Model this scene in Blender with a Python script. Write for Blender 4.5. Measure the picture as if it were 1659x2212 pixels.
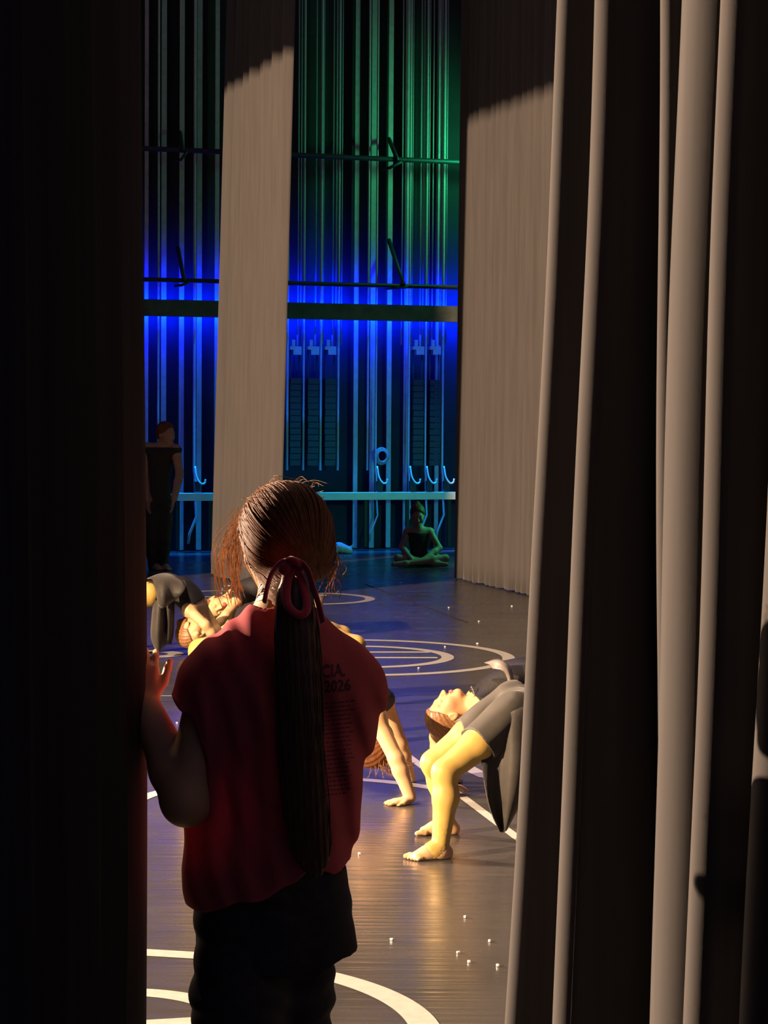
import bpy, bmesh, math, random
import numpy as np
from mathutils import Vector, Matrix, noise

random.seed(7); np.random.seed(7)
for o in list(bpy.data.objects): bpy.data.objects.remove(o)
SC = bpy.context.scene
COL = SC.collection

# ------------------------------------------------------------------ camera
FPX = 4600.0; CX, CY = 829.5, 1106.0; HC = 1.65
PITCH = math.atan(213.0/FPX); ROLL = 0.007
fw = Vector((0, math.cos(PITCH), -math.sin(PITCH)))
u0 = Vector((0, math.sin(PITCH), math.cos(PITCH)))
rt = Vector((1, 0, 0))*math.cos(ROLL) + u0*math.sin(ROLL)
up = u0*math.cos(ROLL) - Vector((1, 0, 0))*math.sin(ROLL)
CAMP = Vector((0, 0, HC))
cam = bpy.data.cameras.new('camera'); camo = bpy.data.objects.new('camera', cam); COL.objects.link(camo)
M = Matrix((rt, up, -fw)).transposed().to_4x4(); M.translation = CAMP
camo.matrix_world = M
cam.sensor_fit = 'HORIZONTAL'; cam.sensor_width = 36.0; cam.lens = 36.0*FPX/1659.0
cam.clip_start = 0.05; cam.clip_end = 200
SC.camera = camo
vs = SC.view_settings
vs.view_transform = 'Standard'; vs.look = 'None'; vs.gamma = 1.0; vs.use_curve_mapping = False; vs.exposure = 0.0

def ray(px, py):
    return fw + rt*((px-CX)/FPX) + up*((CY-py)/FPX)
def W(px, py, d):                       # point at distance d into the stage along the sight line
    r = ray(px, py); return CAMP + r*(d/r.y)
def F(px, py, z=0.0):                   # point on the floor
    r = ray(px, py); return CAMP + r*((z-HC)/r.z)
# stage axes: UX runs up-stage along the far wing wall, NX from that wall towards us
A17 = math.radians(17)
UX = Vector((math.cos(A17), math.sin(A17), 0)); NX = Vector((math.sin(A17), -math.cos(A17), 0))
P0 = F(800, 1185)
def WP(px, py, t=0.0):                  # point on the far wall plane, t metres off it
    r = ray(px, py); p = P0 + NX*t
    k = (p-CAMP).dot(NX)/r.dot(NX); return CAMP + r*k

# ------------------------------------------------------------------ light
world = bpy.data.worlds.new('dark_theatre'); SC.world = world; world.use_nodes = True
bg = world.node_tree.nodes['Background']
bg.inputs[0].default_value = (0.56, 0.49, 1.0, 1); bg.inputs[1].default_value = 0.10

def spot(name, loc, target, watts, color, angle, blend=0.3, size=0.15):
    l = bpy.data.lights.new(name, 'SPOT'); l.energy = watts; l.color = color
    l.spot_size = math.radians(angle); l.spot_blend = blend; l.shadow_soft_size = size
    o = bpy.data.objects.new(name, l); COL.objects.link(o); o.location = loc
    o.rotation_euler = (Vector(target)-Vector(loc)).to_track_quat('-Z', 'Y').to_euler()
    return o
def area(name, loc, direction, sx, sy, watts, color, along=None, spread=180):
    l = bpy.data.lights.new(name, 'AREA'); l.shape = 'RECTANGLE'; l.size = sx; l.size_y = sy; l.energy = watts; l.color = color
    l.spread = math.radians(spread)
    o = bpy.data.objects.new(name, l); COL.objects.link(o)
    z = -Vector(direction).normalized()
    x = Vector(along).normalized() if along else z.orthogonal().normalized()
    y = z.cross(x)
    m = Matrix((x, y, z)).transposed().to_4x4(); m.translation = loc; o.matrix_world = m
    return o
WARM = (1.0, 0.67, 0.43)
# front-of-house spot on our side of the house: lights the dancers and the far curtains
LA = Vector((-19.5, -5.1, 8.6))
spot('house_spot', LA, (-0.6, 13.0, 1.5), 118000, WARM, 52, 0.35, 0.12)
# box boom on the far side of the house: rims the near curtain and the girl in the wing
LB = Vector((-20.0, 17.0, 6.3))
spot('boom_spot', LB, (0.0, 5.2, 1.4), 118000, (1.0, 0.69, 0.47), 40, 0.3, 0.12)
# blue back light over the middle of the stage
spot('blue_back_spot', (-0.8, 17.5, 6.5), (-0.6, 11.2, 0), 1900, (0.07, 0.06, 1.0), 26, 0.9, 0.2)
# warm overhead wash from the pipes above the stage
spot('overhead_wash', (-3.0, 10.5, 8.5), (-0.4, 11.0, 0), 4000, WARM, 95, 0.9, 0.3)
# blue strip behind the beam of the far wall, green flood behind the second far leg
ZV = Vector((0, 0, 1)); PB = WP(640, 672, 0.34)
area('blue_strip_light', PB, -NX, 7.0, 0.05, 780, (0.0, 0.008, 1.0), along=UX, spread=158)
area('blue_downlight_strip', PB-ZV*.13+NX*.10, (0, 0, -1), 7.0, 0.05, 80, (0.0, 0.22, 1.0), along=UX, spread=24)
area('blue_floor_wash', PB-ZV*.13+NX*.13, (0, 0, -1), 7.0, 0.05, 60, (0.0, 0.04, 1.0), along=UX, spread=100)
spot('green_floor_flood', W(1078, 1000, 23.15), WP(865, 1130, 1.9), 60, (0.02, 1.0, 0.45), 140, 0.6, 0.1)
spot('green_flood', WP(1075, 330, 1.1), WP(880, 400, 0.05), 80, (0.03, 1.0, 0.38), 160, 0.5, 0.1)

# ------------------------------------------------------------------ helpers
def setp(o, label=None, cat=None, group=None, kind=None):
    if label: o['label'] = label
    if cat: o['category'] = cat
    if group: o['group'] = group
    if kind: o['kind'] = kind
    return o
def mesh_obj(name, verts, faces, mat=None, parent=None, smooth=False, mats=None, fmat=None):
    me = bpy.data.meshes.new(name)
    me.from_pydata([tuple(v) for v in verts], [], [tuple(f) for f in faces])
    for m in (mats or [mat]): me.materials.append(m)
    if fmat is not None: me.polygons.foreach_set('material_index', fmat)
    if smooth: me.polygons.foreach_set('use_smooth', [True]*len(me.polygons))
    me.update()
    o = bpy.data.objects.new(name, me); COL.objects.link(o)
    if parent: o.parent = parent; o.matrix_parent_inverse = parent.matrix_world.inverted()
    return o
def empty(name, loc, label, cat, group=None):
    o = bpy.data.objects.new(name, None); COL.objects.link(o); o.location = loc; o.empty_display_size = 0.1
    o.matrix_world = Matrix.Translation(Vector(loc))
    return setp(o, label, cat, group)
class MB:
    def __init__(s): s.v = []; s.f = []; s.m = []
    def add(s, v, f, m=0):
        b = len(s.v); s.v += [tuple(p) for p in v]; s.f += [tuple(i+b for i in q) for q in f]; s.m += [m]*len(f); return s
    def box(s, c, ax, ay, az, hx, hy, hz, m=0):
        c = Vector(c); P = [c+ax*(i*hx)+ay*(j*hy)+az*(k*hz) for k in (-1, 1) for j in (-1, 1) for i in (-1, 1)]
        return s.add(P, [(0,2,3,1),(4,5,7,6),(0,1,5,4),(2,6,7,3),(0,4,6,2),(1,3,7,5)], m)
    def tube(s, pts, rad, n=8, m=0, caps=True, flat=None):
        pts = [Vector(p) for p in pts]; N = len(pts)
        if not hasattr(rad, '__len__'): rad = [rad]*N
        V = []; prev = None
        for i in range(N):
            t = (pts[min(i+1, N-1)]-pts[max(i-1, 0)]).normalized()
            if prev is None:
                a = t.orthogonal().normalized()
                if flat is not None:
                    a = (flat - t*flat.dot(t)).normalized()
            else:
                a = (prev - t*prev.dot(t)).normalized()
            prev = a; b = t.cross(a)
            for k in range(n):
                an = 2*math.pi*k/n
                sx = rad[i] if not isinstance(rad[i], (tuple, list)) else rad[i][0]
                sy = rad[i] if not isinstance(rad[i], (tuple, list)) else rad[i][1]
                V.append(pts[i]+a*(math.cos(an)*sx)+b*(math.sin(an)*sy))
        Fc = [(i*n+k, i*n+(k+1) % n, (i+1)*n+(k+1) % n, (i+1)*n+k) for i in range(N-1) for k in range(n)]
        if caps: Fc += [tuple(range(n))[::-1], tuple((N-1)*n+k for k in range(n))]
        return s.add(V, Fc, m)
    def build(s, name, mat, parent=None, smooth=False):
        if isinstance(mat, (list, tuple)): return mesh_obj(name, s.v, s.f, None, parent, smooth, mats=mat, fmat=s.m)
        return mesh_obj(name, s.v, s.f, mat, parent, smooth)
ZV = Vector((0, 0, 1))
def spline(pts, n):
    P = np.array([tuple(p) for p in pts], float)
    P = np.vstack([2*P[0]-P[1], P, 2*P[-1]-P[-2]]); out = []
    for i in range(1, len(P)-2):
        a, b, c, d = P[i-1], P[i], P[i+1], P[i+2]
        for t in np.arange(n)/n:
            out.append(.5*((2*b)+(c-a)*t+(2*a-5*b+4*c-d)*t*t+(3*b-a-3*c+d)*t**3))
    out.append(P[-2]); return [Vector(p) for p in out]

# ------------------------------------------------------------------ materials
def mat(name, color, rough=0.7, var=0.0, scale=20.0, bump=0.0, bscale=80.0, sheen=0.0, spec=0.5, stretch=(1, 1, 1), trans=0.0, coat=0.0, metal=0.0, sss=0.0):
    m = bpy.data.materials.new(name); m.use_nodes = True; nt = m.node_tree; N = nt.nodes; L = nt.links
    b = N['Principled BSDF']
    b.inputs['Base Color'].default_value = (*color, 1); b.inputs['Roughness'].default_value = rough
    b.inputs['Specular IOR Level'].default_value = spec; b.inputs['Metallic'].default_value = metal
    b.inputs['Sheen Weight'].default_value = sheen; b.inputs['Coat Weight'].default_value = coat
    if sss:
        b.inputs['Subsurface Weight'].default_value = sss; b.inputs['Subsurface Scale'].default_value = 0.01
        b.inputs['Subsurface Radius'].default_value = (1.0, 0.35, 0.2)
    tc = N.new('ShaderNodeTexCoord'); mp = N.new('ShaderNodeMapping'); mp.inputs['Scale'].default_value = stretch
    L.new(tc.outputs['Object'], mp.inputs['Vector'])
    if var:
        n = N.new('ShaderNodeTexNoise'); n.inputs['Scale'].default_value = scale; n.inputs['Detail'].default_value = 4
        L.new(mp.outputs[0], n.inputs['Vector'])
        r = N.new('ShaderNodeValToRGB'); r.color_ramp.elements[0].position = .3; r.color_ramp.elements[1].position = .7
        r.color_ramp.elements[0].color = (*[c*(1-var) for c in color], 1); r.color_ramp.elements[1].color = (*[min(1, c*(1+var)) for c in color], 1)
        L.new(n.outputs[0], r.inputs[0]); L.new(r.outputs[0], b.inputs['Base Color'])
    if bump:
        n2 = N.new('ShaderNodeTexNoise'); n2.inputs['Scale'].default_value = bscale; n2.inputs['Detail'].default_value = 3
        L.new(mp.outputs[0], n2.inputs['Vector'])
        bp = N.new('ShaderNodeBump'); bp.inputs['Strength'].default_value = bump; bp.inputs['Distance'].default_value = 0.01
        L.new(n2.outputs[0], bp.inputs['Height']); L.new(bp.outputs[0], b.inputs['Normal'])
    if trans:
        t = N.new('ShaderNodeBsdfTranslucent'); t.inputs[0].default_value = (*[min(1, c*1.5) for c in color], 1)
        mx = N.new('ShaderNodeMixShader'); mx.inputs[0].default_value = trans
        L.new(b.outputs[0], mx.inputs[1]); L.new(t.outputs[0], mx.inputs[2]); L.new(mx.outputs[0], N['Material Output'].inputs[0])
    return m
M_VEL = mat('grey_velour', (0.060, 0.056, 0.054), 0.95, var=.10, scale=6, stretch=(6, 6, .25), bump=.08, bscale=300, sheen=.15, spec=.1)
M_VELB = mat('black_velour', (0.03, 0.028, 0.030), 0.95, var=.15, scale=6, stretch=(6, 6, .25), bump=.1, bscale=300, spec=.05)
M_WALL = mat('black_block_wall', (0.013, 0.0135, 0.015), 0.85, var=.3, scale=3, bump=.2, bscale=20)
M_RAIL = mat('pale_painted_steel', (0.34, 0.34, 0.33), 0.5, var=.12, scale=12)
M_ROPE = mat('pale_rope', (0.40, 0.40, 0.38), 0.85, var=.2, scale=60)
M_CABLE = mat('steel_cable', (0.26, 0.27, 0.27), 0.5, var=.15, scale=40)
M_BLK = mat('black_steel', (0.012, 0.012, 0.013), 0.6, var=.3, scale=15)
M_BEAM = mat('dark_painted_beam', (0.05, 0.055, 0.05), 0.7, var=.3, scale=8)
M_LOCK = mat('white_painted_steel', (0.62, 0.64, 0.62), 0.45, var=.1, scale=10)
M_TAPE = mat('white_vinyl_tape', (0.36, 0.35, 0.32), 0.45, var=.08, scale=30)
M_SPECK = mat('white_paper', (0.8, 0.78, 0.72), 0.6, var=.05)

def floor_material():
    m = bpy.data.materials.new('black_dance_vinyl'); m.use_nodes = True; nt = m.node_tree; N = nt.nodes; L = nt.links
    b = N['Principled BSDF']; tc = N.new('ShaderNodeTexCoord')
    def noi(scale, det, st, rot=0.0):
        mp = N.new('ShaderNodeMapping'); mp.inputs['Scale'].default_value = st; mp.inputs['Rotation'].default_value = (0, 0, rot)
        L.new(tc.outputs['Object'], mp.inputs['Vector'])
        n = N.new('ShaderNodeTexNoise'); n.inputs['Scale'].default_value = scale; n.inputs['Detail'].default_value = det
        L.new(mp.outputs[0], n.inputs['Vector']); return n
    def ramp(n, p0, c0, p1, c1):
        r = N.new('ShaderNodeValToRGB'); r.color_ramp.elements[0].position = p0; r.color_ramp.elements[1].position = p1
        r.color_ramp.elements[0].color = (*c0, 1); r.color_ramp.elements[1].color = (*c1, 1); L.new(n.outputs[0], r.inputs[0]); return r
    base = ramp(noi(1.4, 6, (1, 1, 1)), .3, (.038, .036, .035), .75, (.058, .055, .052))
    scuff = ramp(noi(5.0, 8, (.35, 2.2, 1), .5), .66, (0, 0, 0), .80, (.028, .027, .025))
    mx = N.new('ShaderNodeMix'); mx.data_type = 'RGBA'; mx.blend_type = 'ADD'; mx.inputs[0].default_value = 1
    L.new(base.outputs[0], mx.inputs[6]); L.new(scuff.outputs[0], mx.inputs[7]); L.new(mx.outputs[2], b.inputs['Base Color'])
    rr = ramp(noi(2.2, 5, (1, 3, 1)), .3, (.20, .20, .20), .7, (.30, .30, .30)); L.new(rr.outputs[0], b.inputs['Roughness'])
    b.inputs['Specular IOR Level'].default_value = .75
    n = noi(1.0, 3, (1.2, 26, 1), .10)
    bp = N.new('ShaderNodeBump'); bp.inputs['Strength'].default_value = .30; bp.inputs['Distance'].default_value = .010
    L.new(n.outputs[0], bp.inputs['Height']); L.new(bp.outputs[0], b.inputs['Normal'])
    return m
M_FLOOR = floor_material()

# ------------------------------------------------------------------ floor with its taped markings
fl = MB()
fl.add([(-16, -3, 0), (13, -3, 0), (13, 33, 0), (-16, 33, 0)], [(0, 1, 2, 3)], 0)
ZT = 0.0016
def ring(c, r, w, a0=0, a1=360, n=96):
    V = []; 
    for i in range(n+1):
        a = math.radians(a0+(a1-a0)*i/n); e = Vector((math.cos(a), math.sin(a), 0))
        V += [c+e*(r-w/2)+ZV*ZT, c+e*(r+w/2)+ZV*ZT]
    fl.add(V, [(2*i, 2*i+1, 2*i+3, 2*i+2) for i in range(n)], 1)
def line(a, b, w, m=1, z=ZT):
    a = Vector(a); b = Vector(b); d = (b-a).normalized(); s = Vector((-d.y, d.x, 0))*(w/2); h = ZV*z
    fl.add([a-s+h, a+s+h, b+s+h, b-s+h][::-1], [(0, 1, 2, 3)], m)
# double circle right of the girl
cy = F(768, 1418)
R1 = (F(1111, 1420)-cy).length; R2 = (F(980, 1420)-cy).length
ring(cy, R1-.04, .085); ring(cy, R2-.04, .085)
for py, x1 in ((1409, 928), (1421, 945)):
    line(F(640, py), F(x1, py), .075)
# circle further up-stage, small oval, ring beside the left dancers
c2 = F(660, 1293); ring(c2, (F(809, 1293)-c2).length-.04, .085)
c3 = F(686, 1286); ring(c3, (F(706, 1286)-c3).length-.03, .08)
c4 = F(330, 1413); ring(c4, (F(390, 1413)-c4).length-.03, .11)
ring(F(470, 1283), .32, .07)
# pieces of the big rings at the front
def arc3(p, q, s, w):                    # arc through three floor points
    (ax, ay, _), (bx, by, _), (cx_, cy_, _) = p, q, s
    d = 2*(ax*(by-cy_)+bx*(cy_-ay)+cx_*(ay-by))
    ux = ((ax*ax+ay*ay)*(by-cy_)+(bx*bx+by*by)*(cy_-ay)+(cx_*cx_+cy_*cy_)*(ay-by))/d
    uy = ((ax*ax+ay*ay)*(cx_-bx)+(bx*bx+by*by)*(ax-cx_)+(cx_*cx_+cy_*cy_)*(bx-ax))/d
    c = Vector((ux, uy, 0)); an = [math.degrees(math.atan2(v[1]-uy, v[0]-ux)) for v in (p, q, s)]
    a0, a1, a2 = an
    while a2 < a0: a2 += 360
    while a1 < a0: a1 += 360
    if a1 > a2: a0, a2 = a2, a0+360
    ring(c, (Vector((ax, ay, 0))-c).length, w, a0, a2, n=80)
arc3(F(296, 1730), F(766, 1684), F(945, 1705), .07)
arc3(F(970, 1628), F(1008, 1657), F(1052, 1679), .075)
line(F(1052, 1679), F(1130, 1702), .06)
line(F(296, 2057), F(430, 2065), .078)
arc3(F(290, 2144), F(360, 2149), F(440, 2165), .078)
arc3(F(600, 2088), F(722, 2112), F(918, 2219), .085)
line(F(296, 2214), F(450, 2205), .075)
line(F(868, 1623), F(1160, 1842), .042)
# seams of the vinyl sheets
line(F(300, 1515), F(1200, 1521), .02, 2, .0012); line(F(790, 1263), F(1010, 1345), .03, 2, .0012)
line(F(300, 1503), F(420, 1504), .022)
M_SEAM = mat('dark_vinyl_seam', (.012, .012, .012), .7)
floor = fl.build('floor', [M_FLOOR, M_TAPE, M_SEAM]); setp(floor, kind='structure')

# far wing wall, unseen proscenium walls added as light blockers, header over the opening
wb = MB(); wb.box(P0+UX*2-NX*.15+ZV*6.5, UX, NX, ZV, 16, .14, 6.5); setp(wb.build('wall_far', M_WALL), kind='structure')
L1b_ = F(598, 1290)-NX*2.75
EDGE = Vector((-4.0, -0.05, 0))
pb = MB(); pb.box(EDGE+NX*3.0-UX*.25+ZV*4.5, UX, NX, ZV, .2, 3.0, 4.5); setp(pb.build('wall_proscenium_blocker', M_WALL), kind='structure')  # out of view, added to keep the house spot off the near wing
ta = math.atan2(L1b_.y-LA.y, L1b_.x-LA.x)+math.radians(.12)
KF = min(np.linspace(8, 20, 2401), key=lambda k: abs(math.atan2(EDGE.y-NX.y*k-LA.y, EDGE.x-NX.x*k-LA.x)-ta))
pb2 = MB(); pb2.box(EDGE-NX*(KF+7)-UX*.25+ZV*4.5, UX, NX, ZV, .2, 7.0, 4.5); setp(pb2.build('wall_proscenium_blocker_far', M_WALL), kind='structure')  # unseen blocker, edge set to cut the house spot off the far wing
hb = MB(); hb.box(EDGE-NX*9-UX*.25+ZV*7.36, UX, NX, ZV, .2, 18.0, 1.15); setp(hb.build('trim_proscenium_header', M_WALL), kind='structure')

# ------------------------------------------------------------------ curtains
def curtain(name, plan, z0, z1, nz, m, label, thick=.006):
    V = []; n = None
    for i in range(nz+1):
        z = z0+(z1-z0)*i/nz; p = plan(z); n = len(p)
        V += [(q[0], q[1], z) for q in p]
    Fc = [(i*n+k, i*n+k+1, (i+1)*n+k+1, (i+1)*n+k) for i in range(nz) for k in range(n-1)]
    o = mesh_obj(name, V, Fc, m, smooth=True)
    md = o.modifiers.new('thickness', 'SOLIDIFY'); md.thickness = thick; md.offset = 0
    return setp(o, label, 'curtain')
def zpx(z, d, hor=893.0): return hor-(z-HC)*FPX/d
# near grey leg on the right: folds given by their front edge (at frame top / bottom), radius and depth
FOLDS = [(1199, 1108, .040, 4.72), (1273, 1213, .050, 4.56), (1412, 1442, .030, 4.42), (1462, 1420, .115, 4.30), (1549, 1494, .050, 4.16), (1690, 1622, .07, 4.0), (1770, 1760, .06, 3.85), (1880, 1880, .06, 3.65), (2050, 2050, .06, 3.4), (2300, 2300, .06, 3.1), (2600, 2600, .06, 2.8)]
def plan_near(z):
    pts = []
    xs = []
    for (xt, xb, r, d) in FOLDS:
        py = zpx(z, d); t = py/2212.0; t = max(-.55, min(1.25, t))
        w = math.sin(z*2.1+d*9)*.004+math.sin(z*4.7+d*5)*.0015
        xs.append(((xt+(xb-xt)*t-829.5)/FPX*d+w, r, d))
    pts.append((xs[0][0]+.10, xs[0][2]+.14)); pts.append((xs[0][0]+.035, xs[0][2]+.11))
    for i, (x, r, d) in enumerate(xs):
        a = np.linspace(-.35, 1.45, 9)      # from facing a little away, round the nose, to facing the wing
        for t in a:
            pts.append((x+r*(1-math.cos(t)), d+r*(1-math.sin(t))-r))
        if i+1 < len(xs):
            x2, r2, d2 = xs[i+1]
            xe = max(x+r*1.0+.01, x2+.03)
            pts.append((xe*.5+(x+r)*.5, d-r*1.02)); pts.append((xe, d-r*1.0-.008)); pts.append((x2+.05 if x2+.05 > xe else xe+.012, d-r-.03)); pts.append((x2+.022, max(d2+r2*.9, d2+.03)))
    return [(p.x, p.y) for p in spline([(q[0], q[1], 0) for q in pts], 3)]
curtain('stage_curtain', plan_near, .02, 7.2, 60, M_VEL, 'grey velour curtain with lit folds along the right edge, nearest the camera')

def plan_line(a, b, amp, wav, seed, lean=0.0, flare=0.0, n=220):
    a = Vector(a); b = Vector(b); L = (b-a).length; d = (b-a)/L; s = Vector((-d.y, d.x, 0)); rnd = random.Random(seed)
    ph = [rnd.uniform(0, 6.28) for _ in range(8)]
    def f(z):
        out = []
        for i in range(n+1):
            t = i/n*L; w = t/wav*2*math.pi
            y = amp*(math.sin(w+ph[0]+1.4*math.sin(w*.27+ph[1])+.1*z*math.sin(t*2+ph[4]))*(.7+.3*math.sin(w*.41+ph[2]))+.35*math.sin(2*w+ph[3]+.8*math.sin(w*.3)))
            k = 1+flare*(z/5.0)*(0.5-i/n)*-1
            tt = L*.5+(t-L*.5)*k
            p = a+d*(tt)+s*y+UX*(lean*z); out.append((p.x, p.y))
        return out
    return f
L1a = F(598, 1290); L1b = L1a-NX*2.75
curtain('stage_curtain', plan_line(L1b, L1a, .06, .31, 3, lean=.022), .02, 9.0, 40, M_VEL, 'tall grey velour curtain hanging beyond the ponytail girl, between blue-lit ropes')
L2b = F(984, 1250); L2a = L2b+NX*2.6
curtain('stage_curtain', plan_line(L2b, L2a, .04, .21, 11, lean=.004), .015, 9.0, 40, M_VEL, 'broad grey velour curtain right of the blue rigging ropes, hem on the lit floor')
# black masking leg behind the first grey one
K1 = WP(640, 700, 1.6); K0 = WP(474, 700, 1.6)
curtain('masking_curtain', plan_line((K0.x, K0.y, 0), (K0.x+(K1.x-K0.x)*.80, K0.y+(K1.y-K0.y)*.80, 0), .03, .2, 5, lean=.015, flare=.12), .02, 9.0, 20, M_VELB, 'narrow black masking curtain hanging just behind the lit middle grey curtain')
# black near leg on the left, its edge held by the girl
E0 = W(305.5, 1200, 4.475)
def plan_left(z):
    x = E0.x + .006*math.sin(z*1.7) - (z-1.2)*.003
    pts = []
    for i in range(160):
        t = i/159; y = E0.y - 6.2*t
        pts.append((x+.004+.025*t-.045*abs(math.sin(t*52+.3*math.sin(z)))*min(1, t*18), y))
    return [(x-.10, E0.y-.06), (x-.03, E0.y-.015), (x-.006, E0.y)]+pts
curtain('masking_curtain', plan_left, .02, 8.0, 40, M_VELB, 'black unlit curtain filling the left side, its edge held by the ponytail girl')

# ------------------------------------------------------------------ far wall rigging
def vbar(px, py, t, w, dpt, z0, z1, mb=None):
    p = WP(px, py, t); p.z = 0
    mb = mb or MB(); mb.box(p+ZV*((z0+z1)/2), UX, NX, ZV, w/2, dpt/2, (z1-z0)/2); return mb
def zz(px, py, t): return WP(px, py, t).z
g = 'pale guide rails on the far wall'
RAILS = [(316, .045, 'leftmost pale guide rail on the far wall, beside the black curtain edge'), (353.5, .06, 'second pale guide rail from the left on the far wall, above the standing person'),
         (392, .058, 'pale guide rail on the far wall just right of the standing person'), (430, .06, 'pale guide rail on the far wall, middle of the short blue lock rail'),
         (468, .05, 'pale guide rail on the far wall half hidden by the middle grey curtain edge'),
         (769, .055, 'pale guide rail right of the three dark counterweight stacks'), (805, .06, 'pale guide rail on the far wall between two plain rails, beside a rope lock'),
         (841, .058, 'pale guide rail on the far wall crossed by the two diagonal brackets'), (877, .05, 'pale guide rail just left of the right-hand counterweight stacks'),
         (945, .05, 'guide rail at the right-hand end of the far wall, brightest green')]
for px, w, lab in RAILS:
    mb = vbar(px, 700, .12, w, .02, .02, 8.5); vbar(px, 700, .07, .012, .09, .02, 8.5, mb)
    setp(mb.build('guide_rail', M_RAIL), lab, 'guide rail', g)
# hand lines with rope locks
g2 = 'hand lines of the fly system'
HAND = [(342, .013, 0), (420, .017, 1), (621, .016, 0), (656, .014, 0), (693, .016, 0), (731, .014, 0), (795, .013, 0), (813, .011, 1), (884, .013, 1), (920, .013, 1), (957, .014, 1)]
wherel = ['left of the standing person', 'in the short blue stretch left of the middle curtain', 'hard against the middle grey curtain', 'second from the middle grey curtain', 'third from the middle grey curtain', 'fourth from the middle grey curtain', 'left side of the rail near the centre', 'right side of the rail near the centre', 'first cyan one left of the sitting child', 'above the sitting child', 'last cyan one before the right grey curtain']
for (px, r, lk), wl in zip(HAND, wherel):
    p = WP(px, 760, .255); zb = zz(px, 1016, .255)
    pts = [Vector((p.x, p.y, z)) for z in np.linspace(8.4, zb, 12)]
    if lk:
        bw = .0
        for z, dx in ((zb-.07, .01), (.62, .015), (.42, .03), (.22, -.05), (.10, -.07)): pts.append(Vector((p.x, p.y, z))+UX*dx)
    mb = MB(); mb.tube(pts, r, 7); setp(mb.build('hand_line', M_ROPE, smooth=True), 'pale rope hand line '+wl, 'rope', g2)
    if lk:
        base = Vector((p.x, p.y, .745)) + NX*.10 + UX*.02
        e = empty('rope_lock', base, 'curved-lever rope lock, '+wl, 'rope lock', 'rope locks on the rail')
        b = MB(); b.box(base+ZV*.03, UX, NX, ZV, .035, .03, .06); b.build('lock_body', M_BLK, e)
        hpts = spline([base+ZV*.27-UX*.03, base+ZV*.14-UX*.015+NX*.03, base+ZV*.07+UX*.03+NX*.05, base+ZV*.075+UX*.075+NX*.05, base+ZV*.12+UX*.085+NX*.05], 5)
        b = MB(); b.tube(hpts, .011, 7); b.build('lever', M_LOCK, e, True)
# lift cables above the beam
g3 = 'thin lift cables above the beam'
CAB = [644, 650, 682, 698, 719, 726, 738, 868, 890, 908, 914, 926, 934, 950, 953, 960, 964]
for i, px in enumerate(CAB):
    p = WP(px, 560, .2); z0 = zz(px, 745, .2)
    mb = MB(); mb.tube([(p.x, p.y, z0), (p.x, p.y, 8.4)], .0085 if i not in (2, 5) else .011, 6)
    nb = 'above the three weight stacks' if px < 760 else 'above the two weight stacks'
    k = (i+1) if px < 760 else i-6
    setp(mb.build('lift_cable', M_CABLE, smooth=True), 'thin grey lift cable %s, %s of its bunch from the left' % (nb, ['', 'first', 'second', 'third', 'fourth', 'fifth', 'sixth', 'seventh', 'eighth', 'ninth', 'tenth'][k]), 'cable', g3)
# counterweight stacks
for px, lab in ((637, 'dark counterweight stack nearest the middle grey curtain'), (675, 'dark counterweight stack second from the middle grey curtain'), (712, 'dark counterweight stack third from the middle grey curtain'),
                (902, 'dark counterweight stack above the sitting child'), (938, 'dark counterweight stack nearest the right grey curtain')):
    p = WP(px, 760, .22); p.z = 0; zt = zz(px, 752, .22); zb = zz(px, 1005, .22)
    e = empty('counterweight_arbor', p+ZV*zb, lab, 'counterweight', 'counterweight stacks on the far wall')
    b = MB(); b.box(p+ZV*zt, UX, NX, ZV, .07, .05, .02); b.box(p+ZV*(zt-.05)+UX*.02, UX, NX, ZV, .05, .05, .03); b.build('top_plate', M_RAIL, e)
    b = MB()
    for s in (-.055, .055): b.tube([p+UX*s+ZV*zb, p+UX*s+ZV*zt], .009, 6)
    b.build('rod', M_BLK, e, True)
    b = MB(); n = 14
    for k in range(n):
        z = zb+.03+k*.075
        b.box(p+ZV*z+UX*random.uniform(-.004, .004), UX, NX, ZV, .066, .055, .033)
    b.build('weight_stack', M_BLK, e)
    b = MB(); b.tube([p+ZV*zt+UX*.03, p+ZV*(zt+.16)+UX*.03], .012, 6); b.box(p+ZV*(zt+.05)-UX*.02, UX, NX, ZV, .02, .02, .05); b.build('shackle', M_RAIL, e)
# lock rail
e = empty('lock_rail', WP(880, 1185, .36), 'long white lock rail glowing cyan at waist height along the far wall', 'rail')
def hbar(pa, pb, hy, hz, mb=None):
    pa = Vector(pa); pb = Vector(pb); d = (pb-pa); L = d.length; d.normalize(); n = Vector((d.y, -d.x, 0))
    mb = mb or MB(); mb.box((pa+pb)/2, d, n, ZV, L/2, hy, hz); return mb
ra = WP(622, 1071, .36); rb = WP(1030, 1071, .36)
ra.z = rb.z = WP(880, 1071, .36).z
mb = hbar(ra, rb, .06, .044); mb.build('rail_top', M_LOCK, e)
for px in (700, 790, 880, 970):
    p = WP(px, 1071, .34); mb = MB(); mb.box(Vector((p.x, p.y, ra.z/2)), UX, NX, ZV, .02, .02, ra.z/2-.04); mb.build('post', M_BLK, e)
e = empty('lock_rail', WP(410, 1185, .36), 'short blue-lit stretch of lock rail left of the middle grey curtain', 'rail')
sa = WP(382, 1071, .36); sb = WP(460.5, 1071, .36); sa.z = sb.z = ra.z
hbar(sa, sb, .06, .044).build('rail_top', M_LOCK, e)
b = MB(); p = WP(368.5, 1070, .36); b.box(Vector((p.x, p.y, ra.z)), UX, NX, ZV, .018, .05, .036); b.build('rail_end', M_LOCK, e)
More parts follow.
